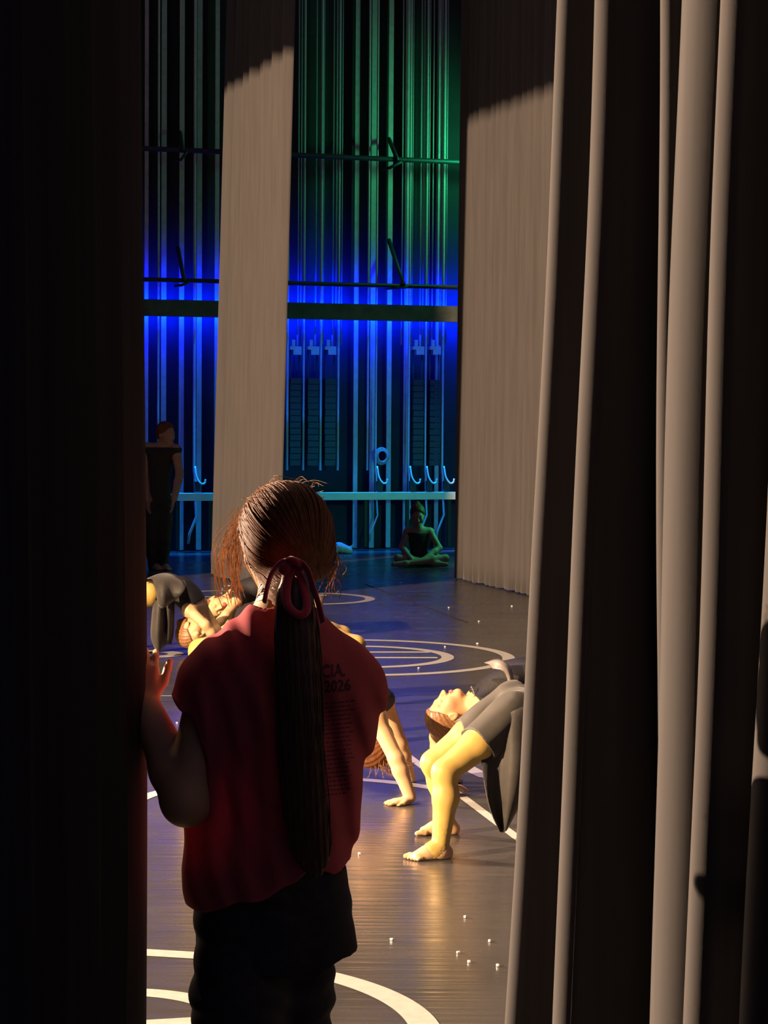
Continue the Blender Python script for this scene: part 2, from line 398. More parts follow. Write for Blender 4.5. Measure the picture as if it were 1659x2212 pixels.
for px in (384, 455):
    p = WP(px, 1071, .34); mb = MB(); mb.box(Vector((p.x, p.y, ra.z/2)), UX, NX, ZV, .02, .02, ra.z/2-.04); mb.build('post', M_BLK, e)
# beam and the two pipes in front of the ropes, with their brackets
def along(py_at_640, t):
    p = WP(640, py_at_640, t); return p
pz = WP(640, 671.5, .55)
b = MB(); b.box(pz, UX, NX, ZV, 8.5, .06, .095); setp(b.build('wall_beam', M_BEAM), 'deep dark horizontal beam across the blue-lit ropes', 'beam')
for py, lab, r in ((612, 'dark horizontal pipe just above the deep beam', .026), (335, 'dark horizontal pipe high on the rope wall', .03)):
    p = WP(640, py, .62); e = empty('wall_pipe', p, lab+', crossing the ropes', 'pipe', 'pipes across the ropes')
    b = MB(); b.tube([p-UX*8.5, p+UX*8.5], r, 8); b.build('pipe', M_BLK, e, True)
    if py == 612: BR = ((840, 518, 872, 616, 848, 622), (384, 535, 398, 606, 392, 616))
    else: BR = ((840, 300, 858, 345, 841, 363), (388, 286, 394, 322, 391, 345))
    for (x1, y1, x2, y2, x3, y3) in BR:
        b = MB(); b.tube([WP(x1, y1, .15), WP(x2, y2, .66)], .026, 7)
        b.tube([WP(x2+10, y2+4, .66), WP(x3, y3, .62), WP(x3-14, y3+2, .55)], .018, 6); b.build('bracket', M_BLK, e, True)

# ================================================================== bodies as distance fields, meshed into one surface
def nz(v):
    v = np.array(v, float); return v/np.linalg.norm(v)
def A(v): return np.array(tuple(v), float)
def frame(z, xh):                        # columns x, y, z ; z exact, x close to the hint
    z = nz(z); x = np.array(xh, float); x = nz(x-z*x.dot(z)); return np.stack([x, np.cross(z, x), z], 1)
class SDF:
    def __init__(s): s.p = []
    def cap(s, a, b, ra, rb=None, k=.02, flat=None):
        s.p.append(('c', A(a), A(b), ra, ra if rb is None else rb, k, flat)); return s
    def chain(s, pts, rs, k=.02, flat=None):
        for i in range(len(pts)-1): s.cap(pts[i], pts[i+1], rs[i], rs[i+1], k, flat)
        return s
    def ell(s, c, R, r, k=.02, sub=False):
        s.p.append(('e', A(c), np.array(R, float), np.array(r, float), k, sub)); return s
    def bounds(s, pad):
        lo = np.full(3, 1e9); hi = -lo
        for q in s.p:
            if q[0] == 'c':
                m = max(q[3], q[4]); lo = np.minimum(lo, np.minimum(q[1], q[2])-m); hi = np.maximum(hi, np.maximum(q[1], q[2])+m)
            elif not q[5]:
                e = np.sqrt(((q[2]*q[3][None, :])**2).sum(1)); lo = np.minimum(lo, q[1]-e); hi = np.maximum(hi, q[1]+e)
        return lo-pad, hi+pad
    def field(s, lo, h, n):
        G = np.full(n, 1.0, np.float32)
        for q in s.p:
            if q[0] == 'c':
                m = max(q[3], q[4]); l = np.minimum(q[1], q[2])-m; u = np.maximum(q[1], q[2])+m; k = q[5]
            else:
                e = np.sqrt(((q[2]*q[3][None, :])**2).sum(1)); l = q[1]-e; u = q[1]+e; k = q[4]
            mg = k+.022
            i0 = np.maximum(0, np.floor((l-mg-lo)/h).astype(int)); i1 = np.minimum(n, np.ceil((u+mg-lo)/h).astype(int)+1)
            if (i1 <= i0).any(): continue
            X, Y, Z = [(lo[a]+h*np.arange(i0[a], i1[a])).astype(np.float32) for a in range(3)]
            P = np.stack(np.meshgrid(X, Y, Z, indexing='ij'), -1)
            if q[0] == 'c':
                a, b = q[1].copy(), q[2].copy(); D = P-a.astype(np.float32); ba = b-a
                if q[6] is not None:
                    w, sc = q[6]; w = nz(w); D = D+(D@w.astype(np.float32))[..., None]*((sc-1)*w).astype(np.float32); ba = ba+w*(ba.dot(w)*(sc-1))
                L2 = max(ba.dot(ba), 1e-9); t = np.clip((D@ba.astype(np.float32))/L2, 0, 1)
                d = np.sqrt(((D-t[..., None]*ba.astype(np.float32))**2).sum(-1))-(q[3]+(q[4]-q[3])*t)
                if q[6] is not None and q[6][1] > 1: d = d/(.5+.5*q[6][1])
                sub = False
            else:
                Q = ((P-q[1].astype(np.float32))@q[2].astype(np.float32)); r = q[3].astype(np.float32)
                k0 = np.sqrt(((Q/r)**2).sum(-1)); k1 = np.sqrt(((Q/(r*r))**2).sum(-1))+1e-9; d = k0*(k0-1)/k1; sub = q[5]
            sl = tuple(slice(i0[a], i1[a]) for a in range(3)); g = G[sl]
            if sub:
                hh = np.maximum(k-np.abs(g+d), 0)/k; G[sl] = np.maximum(g, -d)+hh*hh*k*.25
            else:
                hh = np.maximum(k-np.abs(g-d), 0)/k; G[sl] = np.minimum(g, d)-hh*hh*k*.25
        return G
def nets(G, lo, h):
    ins = G < 0; n = np.array(G.shape); nc = n-1
    S = np.zeros((*nc, 3), np.float32); C = np.zeros(nc, np.float32)
    def sl(o): return tuple(slice(o[a], o[a]+nc[a]) for a in range(3))
    for ax in range(3):
        oth = [a for a in range(3) if a != ax]
        for u in (0, 1):
            for v in (0, 1):
                o = [0, 0, 0]; o[oth[0]] = u; o[oth[1]] = v; o2 = list(o); o2[ax] = 1
                g0 = G[sl(o)]; g1 = G[sl(o2)]; m = ins[sl(o)] != ins[sl(o2)]
                t = np.where(m, g0/np.where(m, g0-g1, 1), 0)
                for a in range(3): S[..., a] += np.where(m, (t if a == ax else o[a]), 0)
                C += m
    act = C > 0; idx = np.full(nc, -1, np.int64); idx[act] = np.arange(act.sum())
    ijk = np.argwhere(act); V = (ijk+S[act]/C[act][:, None])*h+lo
    Fs = []
    for ax in range(3):
        a1, a2 = (ax+1) % 3, (ax+2) % 3
        s0 = [slice(1, n[a]-1) for a in range(3)]; s1 = list(s0); s0[ax] = slice(0, n[ax]-1); s1[ax] = slice(1, n[ax])
        m = ins[tuple(s0)] != ins[tuple(s1)]; q = np.argwhere(m); fl_ = ins[tuple(s0)][m]
        q = q+np.array([0 if a == ax else 1 for a in range(3)])
        def at(d1, d2):
            p = q.copy(); p[:, a1] -= d1; p[:, a2] -= d2; return idx[p[:, 0], p[:, 1], p[:, 2]]
        Q = np.stack([at(1, 1), at(0, 1), at(0, 0), at(1, 0)], 1); Q[~fl_] = Q[~fl_][:, ::-1]; Fs.append(Q)
    return V, np.concatenate(Fs)
def build_np(name, V, Q, mats, parent=None, cls=None):
    me = bpy.data.meshes.new(name); me.vertices.add(len(V)); me.vertices.foreach_set('co', V.astype(np.float32).ravel())
    me.loops.add(Q.size); me.loops.foreach_set('vertex_index', Q.astype(np.int32).ravel())
    me.polygons.add(len(Q)); me.polygons.foreach_set('loop_start', np.arange(0, Q.size, 4, dtype=np.int32))
    for m in mats: me.materials.append(m)
    if cls is not None: me.polygons.foreach_set('material_index', cls(V[Q].mean(1)).astype(np.int32))
    me.polygons.foreach_set('use_smooth', [True]*len(Q)); me.update(calc_edges=True); me.validate()
    o = bpy.data.objects.new(name, me); COL.objects.link(o)
    if parent is not None: o.parent = parent; o.matrix_parent_inverse = parent.matrix_world.inverted()
    return o
def solid(name, sd, h, mats, parent=None, op=None, cls=None, pad=.03, floor=True):
    lo, hi = sd.bounds(pad); n = np.ceil((hi-lo)/h).astype(int)+1
    G = sd.field(lo, h, n)
    if op is not None or floor:
        X, Y, Z = [(lo[a]+h*np.arange(n[a])).astype(np.float32) for a in range(3)]
        X = X[:, None, None]; Y = Y[None, :, None]; Z = Z[None, None, :]
        if op is not None: G = op(G, X, Y, Z, lo, h, n)
        if floor: G = np.maximum(G, .002-Z)
    G[0] = G[-1] = 1; G[:, 0] = G[:, -1] = 1; G[:, :, 0] = G[:, :, -1] = 1
    V, Q = nets(G, lo, h)
    if not isinstance(mats, (list, tuple)): mats = [mats]
    return build_np(name, V, Q, mats, parent, cls)
def half(p, nrm):                         # signed distance to a plane, positive along nrm
    p = A(p); nn = nz(nrm)
    return lambda X, Y, Z: (X-p[0])*nn[0]+(Y-p[1])*nn[1]+(Z-p[2])*nn[2]

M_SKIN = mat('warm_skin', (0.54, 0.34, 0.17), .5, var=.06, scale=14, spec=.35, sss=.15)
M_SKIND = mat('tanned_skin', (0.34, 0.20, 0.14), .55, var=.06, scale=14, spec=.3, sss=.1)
M_LIP = mat('lip_red', (0.42, 0.10, 0.09), .4)
M_TIGHT = mat('tan_tights', (0.44, 0.30, 0.075), .5, var=.05, scale=30, spec=.3)
M_HAIRB = mat('brown_hair', (0.125, 0.048, 0.017), .55, var=.35, scale=120, stretch=(1, 1, .15), spec=.15)
M_HAIRD = mat('dark_brown_hair', (0.075, 0.036, 0.020), .45, var=.3, scale=120, stretch=(1, 1, .15), spec=.3)
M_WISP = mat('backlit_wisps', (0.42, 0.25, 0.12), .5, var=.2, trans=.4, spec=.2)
M_HAIRL = mat('light_brown_hair', (0.22, 0.105, 0.04), .42, var=.35, scale=120, spec=.4)
M_LEO = mat('black_leotard_cloth', (0.022, 0.021, 0.021), .55, var=.5, scale=220, bump=.3, bscale=260, spec=.25)
M_SKIRT = mat('charcoal_satin', (0.030, 0.027, 0.022), .62, var=.25, scale=12, spec=.25, sheen=.1)
M_SHIRT = mat('red_cotton', (0.45, 0.085, 0.10), .85, var=.08, scale=60, bump=.1, bscale=400, spec=.2, trans=.18)
M_PRINT = mat('dark_print_ink', (0.05, 0.015, 0.022), .8)
M_RIB = mat('crimson_velvet', (0.46, 0.022, 0.055), .8, var=.15, scale=90, sheen=.6, spec=.2)
M_PANT = mat('black_stretch_cloth', (0.030, 0.029, 0.036), .8, var=.2, scale=50, bump=.1, bscale=300, spec=.2)
M_DARK = mat('dark_street_clothes', (0.022, 0.018, 0.017), .85, var=.2, scale=20)
M_SEQ = mat('silver_sequins', (0.85, 0.85, 0.9), .15, metal=.9)

def hloc(c, R, s): return lambda x, y, z: A(c)+R@(np.array([x, y, z])*s)
def head(sd, c, f, u, s, neck=None, rn=.05):
    """skull, jaw, brow, nose, lids, lips, ears; f = where the face looks, u = towards the crown"""
    z = nz(u); y = nz(np.array(f, float)-z*np.dot(f, z)); x = np.cross(y, z); R = np.stack([x, y, z], 1); q = hloc(c, R, s)
    E = lambda p, r, k, sub=False: sd.ell(q(*p), R, np.array(r)*s, k*s, sub)
    E((0, -.012, .03), (.074, .095, .086), .03); E((0, .026, -.04), (.057, .062, .072), .04); E((0, .066, -.094), (.024, .020, .020), .03)
    for sx in (-1, 1): E((sx*.036, .054, -.03), (.026, .026, .026), .03)
    E((0, .078, .022), (.046, .014, .012), .02)
    for sx in (-1, 1): E((sx*.031, .098, .002), (.018, .016, .012), .014, True)
    for sx in (-1, 1): E((sx*.031, .080, .001), (.016, .013, .011), .006)
    sd.cap(q(0, .088, .006), q(0, .108, -.034), .008*s, .012*s, .012*s)
    for sx in (-1, 1): E((sx*.011, .098, -.036), (.009, .010, .008), .008)
    E((0, .090, -.060), (.023, .011, .006), .006); E((0, .089, -.071), (.019, .011, .007), .006)
    for sx in (-1, 1):
        E((sx*.077, -.006, -.012), (.009, .020, .032), .012); E((sx*.086, -.002, -.010), (.006, .010, .018), .006, True)
    if neck is not None: sd.cap(q(0, -.022, -.03), neck, rn*s, rn*1.05*s, .03)
    return R, q
def lipcls(q, R, s):
    c = q(0, .094, -.066)
    def f(P):
        L = (P-c)@R; return (((L[:, 0]/(.022*s))**2+(L[:, 1]/(.014*s))**2+(L[:, 2]/(.013*s))**2) < 1).astype(int)
    return f
def hand(sd, w, df, nb, th, s, curl=.25, spread=.18, curls=None):
    """palm, four unequal fingers and a thumb. w wrist, df finger direction, nb back-of-hand normal, th thumb side"""
    df = nz(df); nb = nz(np.array(nb, float)-df*np.dot(nb, df)); th = nz(np.array(th, float)-df*np.dot(th, df)-nb*np.dot(th, nb)); w = A(w)
    tips = []
    for i, (o, L) in enumerate(((.027, .068), (.009, .076), (-.009, .071), (-.026, .056))):
        kn = w+df*(.075-.004*abs(i-1))*s+th*o*s
        sd.cap(w+th*o*.55*s+df*.008*s, kn, .0125*s, .0115*s, .012*s)
        d = nz(df+th*(o/.027)*spread); p = kn; cu = curl if curls is None else curls[i]
        for j, fr in enumerate((.45, .30, .25)):
            a = cu*(.5 if j == 0 else 1.0); d = nz(d*math.cos(a)-nb*math.sin(a)); e = p+d*L*fr*s
            sd.cap(p, e, (.0095-.0012*j)*s, (.0085-.0012*j)*s, .004*s); p = e
        tips.append(p)
    d = nz(df*.75+th*.7-nb*.15); p = w+df*.018*s+th*.022*s; sd.cap(p, p+d*.034*s, .0125*s, .0105*s, .012*s); p = p+d*.034*s
    d = nz(df*.92+th*.38-nb*.1); sd.cap(p, p+d*.028*s, .0100*s, .0090*s, .004*s); p = p+d*.028*s; sd.cap(p, p+nz(d-nb*.2)*.020*s, .0088*s, .0075*s, .004*s)
    return sd
def foot(sd, an, toe, s, big, point=0.0):
    """heel, arch, ball and five toes on the floor. an ankle joint, toe horizontal direction, big = side of the big toe"""
    t = nz([toe[0], toe[1], 0]); b = nz([big[0], big[1], 0]-t*np.dot([big[0], big[1], 0], t)); an = A(an); g = np.array([an[0], an[1], 0.0]); Z = np.array([0, 0, 1.0])
    hl = g-t*.032*s+Z*.026*s; ball = g+t*.115*s+Z*.018*s
    sd.cap(an, hl, .030*s, .027*s, .03*s); sd.cap(an+Z*-.01*s, g+t*.065*s+Z*.036*s, .030*s, .026*s, .03*s)
    sd.cap(hl, ball+b*-.016*s, .024*s, .018*s, .03*s); sd.cap(g+t*.06*s+Z*.034*s, ball+b*.016*s, .026*s, .019*s, .03*s)
    for i, (o, L, r) in enumerate(((.034, .042, .0125), (.013, .040, .0090), (-.003, .036, .0085), (-.018, .030, .0080), (-.031, .024, .0075))):
        p = ball+b*o*s+t*(-.002-.004*i)*s+Z*(-.004)*s; e = p+nz(t+b*o*3)*L*s; e[2] = r*s+.001
        sd.cap(p, (p+e)/2+Z*.005*s, r*1.05*s, r*s, .006*s); sd.cap((p+e)/2+Z*.005*s, e, r*s, r*.92*s, .004*s)
    return sd
def torso(sd, pel, wai, che, nb, sx, front, s, shl, shr, k=.05):
    """pelvis, waist, ribcage and shoulder girdle along a bent spine"""
    P, Wc, Ch, Nb = map(A, (pel, wai, che, nb)); sx = np.array(sx, float)
    def R(z): return frame(z, sx)
    sd.ell(P, R(Wc-P), np.array([.128, .092, .105])*s, k*s); sd.ell(Wc, R(Ch-P), np.array([.104, .078, .11])*s, k*s)
    sd.ell(Ch, R(Nb-Wc), np.array([.128, .092, .14])*s, k*s); sd.ell((P+Wc)/2, R(Wc-P), np.array([.112, .084, .10])*s, k*s); sd.ell((Wc+Ch)/2, R(Ch-Wc), np.array([.112, .084, .11])*s, k*s)
    for q in (shl, shr): sd.cap(Nb*.75+A(q)*.25, A(q)*.92+Nb*.08, .046*s, .046*s, .05*s); sd.cap(Ch*.45+A(q)*.55, A(q), .055*s, .045*s, .05*s)
def arm(sd, sh, el, wr, s, k=.02, r=(.044, .036, .026)):
    sh, el, wr = map(A, (sh, el, wr)); sd.cap(sh, el, r[0]*s, r[1]*s, .03*s); m = el+(wr-el)*.3
    sd.cap(el, m, r[1]*s, r[1]*1.02*s, k*s); sd.cap(m, wr, r[1]*1.02*s, r[2]*s, k*s)
def leg(sd, hp, kn, an, s, back, r=(.082, .055, .034), k=.03):
    hp, kn, an = map(A, (hp, kn, an)); b = nz(back)
    sd.cap(hp, hp+(kn-hp)*.5, r[0]*s, r[0]*.86*s, .05*s); sd.cap(hp+(kn-hp)*.5, kn, r[0]*.86*s, r[1]*s, k*s)
    m = kn+(an-kn)*.32+b*.012*s; sd.cap(kn, m, r[1]*.95*s, r[1]*1.0*s, k*s); sd.cap(m, an, r[1]*1.0*s, r[2]*s, k*s)
def sheet(name, rows, m, parent=None, thick=.004, sub=3):
    """cloth panel through rows of points, refined with splines and given thickness"""
    R = [spline(r, sub) for r in rows]; nC = len(R[0]); cols = [spline([r[j] for r in R], sub) for j in range(nC)]; nR = len(cols[0])
    V = [cols[j][i] for i in range(nR) for j in range(nC)]
    Fc = [(i*nC+j, i*nC+j+1, (i+1)*nC+j+1, (i+1)*nC+j) for i in range(nR-1) for j in range(nC-1)]
    o = mesh_obj(name, V, Fc, m, parent, True); md = o.modifiers.new('thickness', 'SOLIDIFY'); md.thickness = thick; md.offset = 0
    return o
def haircap(sd, q, R, s, t=.010, low=-.05, gro=60, amp=.0025):
    sd.ell(q(0, -.016, .034), R, np.array([.076+t, .096+t, .088+t])*s, .01); sd.ell(q(0, -.050, -.02), R, np.array([.062+t, .055+t, .062])*s, .03)

# ================================================================== the dancers
def V3(v): return Vector(tuple(float(x) for x in v))
def person(name, sd, h, mats, label, cls=None, group=None):
    o = solid(name, sd, h, mats, None, None, cls)
    return setp(o, label, 'person', group)
def bun_hair(par, q, R, s, m, bun=None, extra=None, h=.004, face=.030, low=-.035):
    sd = SDF(); haircap(sd, q, R, s)
    if bun is not None: sd.ell(q(*bun), R, np.array([.034, .034, .034])*s, .02)
    if extra:
        for (a, b, ra, rb) in extra: sd.cap(a, b, ra, rb, .02)
    def op(G, X, Y, Z, lo, hh, n):
        c = q(0, 0, 0)
        lx = ((X-c[0])*R[0, 0]+(Y-c[1])*R[1, 0]+(Z-c[2])*R[2, 0])/s
        ly = ((X-c[0])*R[0, 1]+(Y-c[1])*R[1, 1]+(Z-c[2])*R[2, 1])/s
        lz = ((X-c[0])*R[0, 2]+(Y-c[1])*R[1, 2]+(Z-c[2])*R[2, 2])/s
        G = G+.0016*np.sin(np.arctan2(lx, lz+.02)*34+ly*30).astype(np.float32)
        cut = np.maximum(ly-(face+.55*np.maximum(lz-.0, -.06)), -(lz-low)+ -0.9*(-ly-.03))   # hairline over brow, down behind the ears
        return np.maximum(G, cut.astype(np.float32)*s)
    return solid('hair', sd, h, m, par, op)
def sequins(par, pts, r):
    mb = MB()
    for p in pts:
        p = V3(p)
        mb.add([p+Vector(v)*r for v in ((1, 0, 0), (-1, 0, 0), (0, 1, 0), (0, -1, 0), (0, 0, 1), (0, 0, -1))], [(0, 2, 4), (2, 1, 4), (1, 3, 4), (3, 0, 4), (2, 0, 5), (1, 2, 5), (3, 1, 5), (0, 3, 5)])
    o = mb.build('sequin_trim', M_SEQ, par); o['label'] = 'row of silver sequins at the neckline'; return o
def grow(sd, t):
    o = SDF()
    for q in sd.p:
        if q[0] == 'c': o.p.append(('c', q[1], q[2], q[3]+t, q[4]+t, q[5], q[6]))
        elif not q[5]: o.p.append(('e', q[1], q[2], q[3]+t, q[4], q[5]))
    return o
DG = 'dancers arched in backbends on the stage'

# --- near right dancer: tan tights, feet towards us, belly up, body reaching behind the near curtain
def build_near():
    s = .80; b = SDF(); L = SDF()
    hpL, knL, anL = W(1100, 1550, 8.0), W(961, 1668, 7.86), W(950, 1836, 7.84)
    hpR, knR, anR = W(1085, 1530, 8.25), W(936, 1648, 8.22), W(966, 1778, 8.30)
    for hp, kn, an in ((hpL, knL, anL), (hpR, knR, anR)):
        leg(b, hp, kn, an, s, (1, 0, 0)); leg(L, hp, kn, an, s, (1, 0, 0))
    foot(b, anL, (-.95, -.33), .80, (0, 1)); foot(b, anR, (-.98, -.12), .80, (0, -1))
    T = SDF()
    pel, wai, che, nb = W(1130, 1532, 8.12), W(1190, 1500, 8.14), W(1262, 1510, 8.16), W(1325, 1560, 8.18)
    shl, shr = W(1325, 1580, 7.98), W(1325, 1575, 8.36)
    torso(T, pel, wai, che, nb, (0, 1, 0), None, s, shl, shr); b.p += T.p
    arm(b, shl, W(1360, 1710, 7.9), W(1362, 1838, 7.95), s); arm(b, shr, W(1360, 1700, 8.4), W(1362, 1806, 8.36), s)
    hand(b, W(1362, 1838, 7.95), (-1, 0, -.1), (0, 0, 1), (0, 1, 0), .85); hand(b, W(1362, 1808, 8.36), (-1, 0, -.1), (0, 0, 1), (0, -1, 0), .85)
    R, q = head(b, W(1385, 1600, 8.18), (.4, 0, .9), (.85, 0, -.5), .85, A(nb))
    o = person('person', b, .0042, [M_SKIN, M_LIP], 'dancer in tan tights bent over backwards at the right, bare feet nearest us', lipcls(q, R, .85))
    t = grow(L, .0035)
    for an in (anL, anR):
        an = A(an); g = np.array([an[0], an[1], 0.]); t.cap(an, g+np.array([-.045*s, -.012, .042*s]), .034*s, .035*s, .02); t.cap(g+np.array([-.03*s, -.01, .03]), g+np.array([-.035*s, -.01, .02]), .037*s, .034*s, .02)
    fs = [(A(anL), nz((-.95, -.33, 0))), (A(anR), nz((-.98, -.12, 0)))]
    def opt(G, X, Y, Z, lo, h, n):
        return G+.0012*np.sin(Z*500+X*160).astype(np.float32)*(Z < .12)
    solid('tights', t, .005, M_TIGHT, o, opt)
    lt = grow(T, .005); solid('leotard', lt, .008, M_LEO, o)
    # short satin skirt over the thighs, cut at the hem, with its long tail hanging
    sk = SDF()
    for hp, kn in ((hpL, knL), (hpR, knR)):
        hp, kn = A(hp), A(kn); sk.cap(hp+(hp-kn)*.12, hp+(kn-hp)*.62, .082*s+.016, .080*s+.012, .05)
    sk.ell(pel, frame(A(wai)-A(pel), (0, 1, 0)), np.array([.138, .105, .115])*s, .05)
    dirn = nz(A(knL)-A(hpL)); p0 = A(hpL)+(A(knL)-A(hpL))*.50
    def ops(G, X, Y, Z, lo, h, n):
        w = (X*dirn[0]+Z*dirn[2]); c = (-X*dirn[2]+Z*dirn[0])
        G = G+.0035*np.sin(c*75+Y*40+1.2*np.sin(w*13)).astype(np.float32)+.0025*np.sin(w*38+c*25+Y*15).astype(np.float32)
        pl = half(p0, dirn)(X, Y, Z)+.40*np.clip(Y-p0[1]-.05, 0, 1)+.010*np.sin(Y*40)
        return np.maximum(G, pl.astype(np.float32))
    solid('skirt', sk, .005, M_SKIRT, o, ops)
    r = []
    for (k, pts) in ((7.93, [(1034, 1586), (1070, 1560), (1110, 1535), (1150, 1520)]), (7.90, [(1040, 1640), (1078, 1622), (1112, 1612), (1150, 1620)]), (7.89, [(1048, 1700), (1076, 1694), (1108, 1690), (1140, 1690)]), (7.90, [(1060, 1752), (1078, 1752), (1100, 1748), (1122, 1738)]), (7.92, [(1080, 1797), (1085, 1798), (1092, 1796), (1098, 1786)])):
        r.append([W(x, y, k+(.03 if j % 2 else -.015)) for j, (x, y) in enumerate(pts)])
    sheet('skirt_tail', r, M_SKIRT, o)
    r = []
    for (k, pts) in ((8.05, [(1060, 1545), (1100, 1515), (1150, 1500)]), (8.08, [(1085, 1640), (1115, 1620), (1150, 1610)]), (8.08, [(1100, 1700), (1122, 1690), (1142, 1680)]), (8.05, [(1106, 1760), (1116, 1745), (1126, 1720)])):
        r.append([W(x, y, k+(.03 if j % 2 else -.02)) for j, (x, y) in enumerate(pts)])
    sheet('skirt_tail', r, M_SKIRT, o)
build_near()

# --- dancer behind her: face in profile, black leotard
def build_profile():
    s = .82; b = SDF(); T = SDF(); d = 9.35
    pel, wai, che, nb = W(1190, 1478, d+.03), W(1130, 1472, d+.02), W(1075, 1490, d+.01), W(1030, 1520, d)
    shl, shr = W(1036, 1530, d-.14), W(1030, 1508, d+.15)
    torso(T, pel, wai, che, nb, (0, 1, 0), None, s, shl, shr); b.p += T.p
    arm(b, shl, W(984, 1610, d-.2), W(955, 1690, d-.18), s); arm(b, shr, W(942, 1592, d+.14), W(948, 1672, d+.14), s)
    hand(b, W(955, 1694, d-.18), (1, 0, -.12), (0, 0, 1), (0, 1, 0), .8); hand(b, W(948, 1676, d+.14), (1, 0, -.12), (0, 0, 1), (0, -1, 0), .8)
    for y, dz in ((-.1, 0), (.1, .0)):
        hp = W(1215, 1480, d+y); kn = W(1345, 1500, d+y); an = W(1335, 1672, d+y); leg(b, hp, kn, an, s, (-1, 0, 0)); foot(b, an, (1, .1), .8, (0, -y))
    hs = .88; R, q = head(b, W(970, 1541, d), (-.50, -.12, .86), (-.84, .02, -.53), hs, A(nb), .046)
    o = person('person', b, .0042, [M_SKIN, M_LIP], 'dancer in black leotard arching back, upside-down face in profile, behind the tan-tights dancer', lipcls(q, R, hs))
    bun_hair(o, q, R, hs, M_HAIRL, (0, -.115, .05))
    lt = grow(T, .005); ax = nz(A(che)-A(nb))
    c0 = A(W(1003, 1478, d-.02))
    cut = half(A(nb)+ax*.008, -ax)
    arms = [(A(shl), .046), (A(shr), .046)]
    def op(G, X, Y, Z, lo, h, n):
        G = np.maximum(G, cut(X, Y, Z).astype(np.float32))
        for c, r in arms: G = np.maximum(G, r-np.sqrt((X-c[0])**2+(Y-c[1])**2+(Z-c[2])**2))
        return G
    solid('leotard', lt, .0042, M_LEO, o, op)
    sequins(o, [W(1019+7*math.sin(t*2.6), 1484+t*36, d-.085-.02*t) for t in np.linspace(0, 1, 8)], .007)
    r = [[W(1046, 1432, 9.30), W(1076, 1424, 9.28), W(1100, 1438, 9.26), W(1112, 1478, 9.25), W(1119, 1530, 9.25), W(1126, 1575, 9.24)],
         [W(1058, 1436, 9.27), W(1082, 1436, 9.24), W(1100, 1456, 9.22), W(1108, 1495, 9.22), W(1115, 1540, 9.22), W(1121, 1580, 9.22)],
         [W(1064, 1444, 9.24), W(1088, 1450, 9.22), W(1098, 1474, 9.22), W(1104, 1510, 9.22), W(1111, 1552, 9.22), W(1117, 1588, 9.22)]]
    k = sheet('skirt', r, mat('pale_satin_lining', (.20, .18, .16), .4, var=.15, scale=15), o); k['label'] = 'pale satin edge of the skirt'
    r = [[W(1085, 1428, 9.42), W(1130, 1420, 9.42), W(1180, 1420, 9.42)], [W(1112, 1480, 9.30), W(1140, 1470, 9.28), W(1185, 1470, 9.28)], [W(1118, 1545, 9.26), W(1145, 1540, 9.24), W(1185, 1540, 9.24)], [W(1124, 1590, 9.26), W(1150, 1600, 9.24), W(1180, 1600, 9.24)]]
    sheet('skirt_drape', r, M_LEO, o)
build_profile()

# --- dancer whose arms come down right of the girl's sleeve, thighs left of her neck
def build_middle():
    s = .86; b = SDF(); T = SDF(); L = SDF()
    pel, wai, che, nb = W(640, 1392, 9.85), W(705, 1405, 9.6), W(765, 1470, 9.38), W(806, 1538, 9.22)
    shn, shf = W(812, 1550, 9.05), W(828, 1510, 9.38)
    sxv = A(shf)-A(shn)
    torso(T, pel, wai, che, nb, sxv, None, s, shn, shf); b.p += T.p
    arm(b, shn, W(856, 1640, 8.98), W(886, 1722, 8.95), s, r=(.045, .038, .029)); arm(b, shf, W(864, 1606, 9.42), W(887, 1688, 9.48), s, r=(.045, .038, .029))
    hand(b, W(884, 1727, 8.95), (-.93, -.30, -.10), (0, 0, 1), (.2, -1, 0), .90, curl=.18, spread=.28); hand(b, W(886, 1690, 9.48), (-.95, -.2, -.10), (0, 0, 1), (0, 1, 0), .88, curl=.18)
    for (h_, k_, a_) in ((W(600, 1362, 9.75), W(432, 1405, 9.9), W(398, 1612, 9.95)), (W(640, 1372, 10.1), W(480, 1412, 10.3), W(440, 1598, 10.35))):
        leg(b, h_, k_, a_, s, (1, 0, 0)); leg(L, h_, k_, a_, s, (1, 0, 0)); foot(b, a_, (-1, .1), .85, (0, .1))
    R, q = head(b, W(797, 1598, 9.12), (-.75, .45, .35), (.15, -.1, -1), .95, A(nb), .046)
    o = person('person', b, .0045, [M_SKIN, M_LIP], 'dancer in a backbend behind the ponytail girl, both hands planted beside her sleeve', lipcls(q, R, .95))
    c = A(W(800, 1605, 9.12))
    bun_hair(o, q, R, .95, M_HAIRB, None, None)
    mb = MB(); rnd = random.Random(4)
    for i in range(60):
        a = q(rnd.uniform(-.05, .05), rnd.uniform(-.11, -.02), rnd.uniform(.08, .12)); e = a+np.array([rnd.uniform(-.02, .10), rnd.uniform(-.03, .03), rnd.uniform(-.07, -.02)]); m_ = (a+e)/2+np.array([.0, 0, -.015])
        mb.tube(spline([a, m_, e], 4), .0011, 4)
    hs_ = mb.build('loose_hair', M_HAIRL, o, True)
    t = grow(L, .0035); solid('tights', t, .007, M_TIGHT, o)
    lt = grow(T, .005)
    arms = [(A(shn), .048), (A(shf), .046)]
    ax = nz(A(che)-A(nb)); cut = half(A(nb)+ax*.035, -ax)
    def op(G, X, Y, Z, lo, h, n):
        G = np.maximum(G, cut(X, Y, Z).astype(np.float32))
        for c, r in arms: G = np.maximum(G, r-np.sqrt((X-c[0])**2+(Y-c[1])**2+(Z-c[2])**2))
        return G
    solid('leotard', lt, .006, M_LEO, o, op)
build_middle()

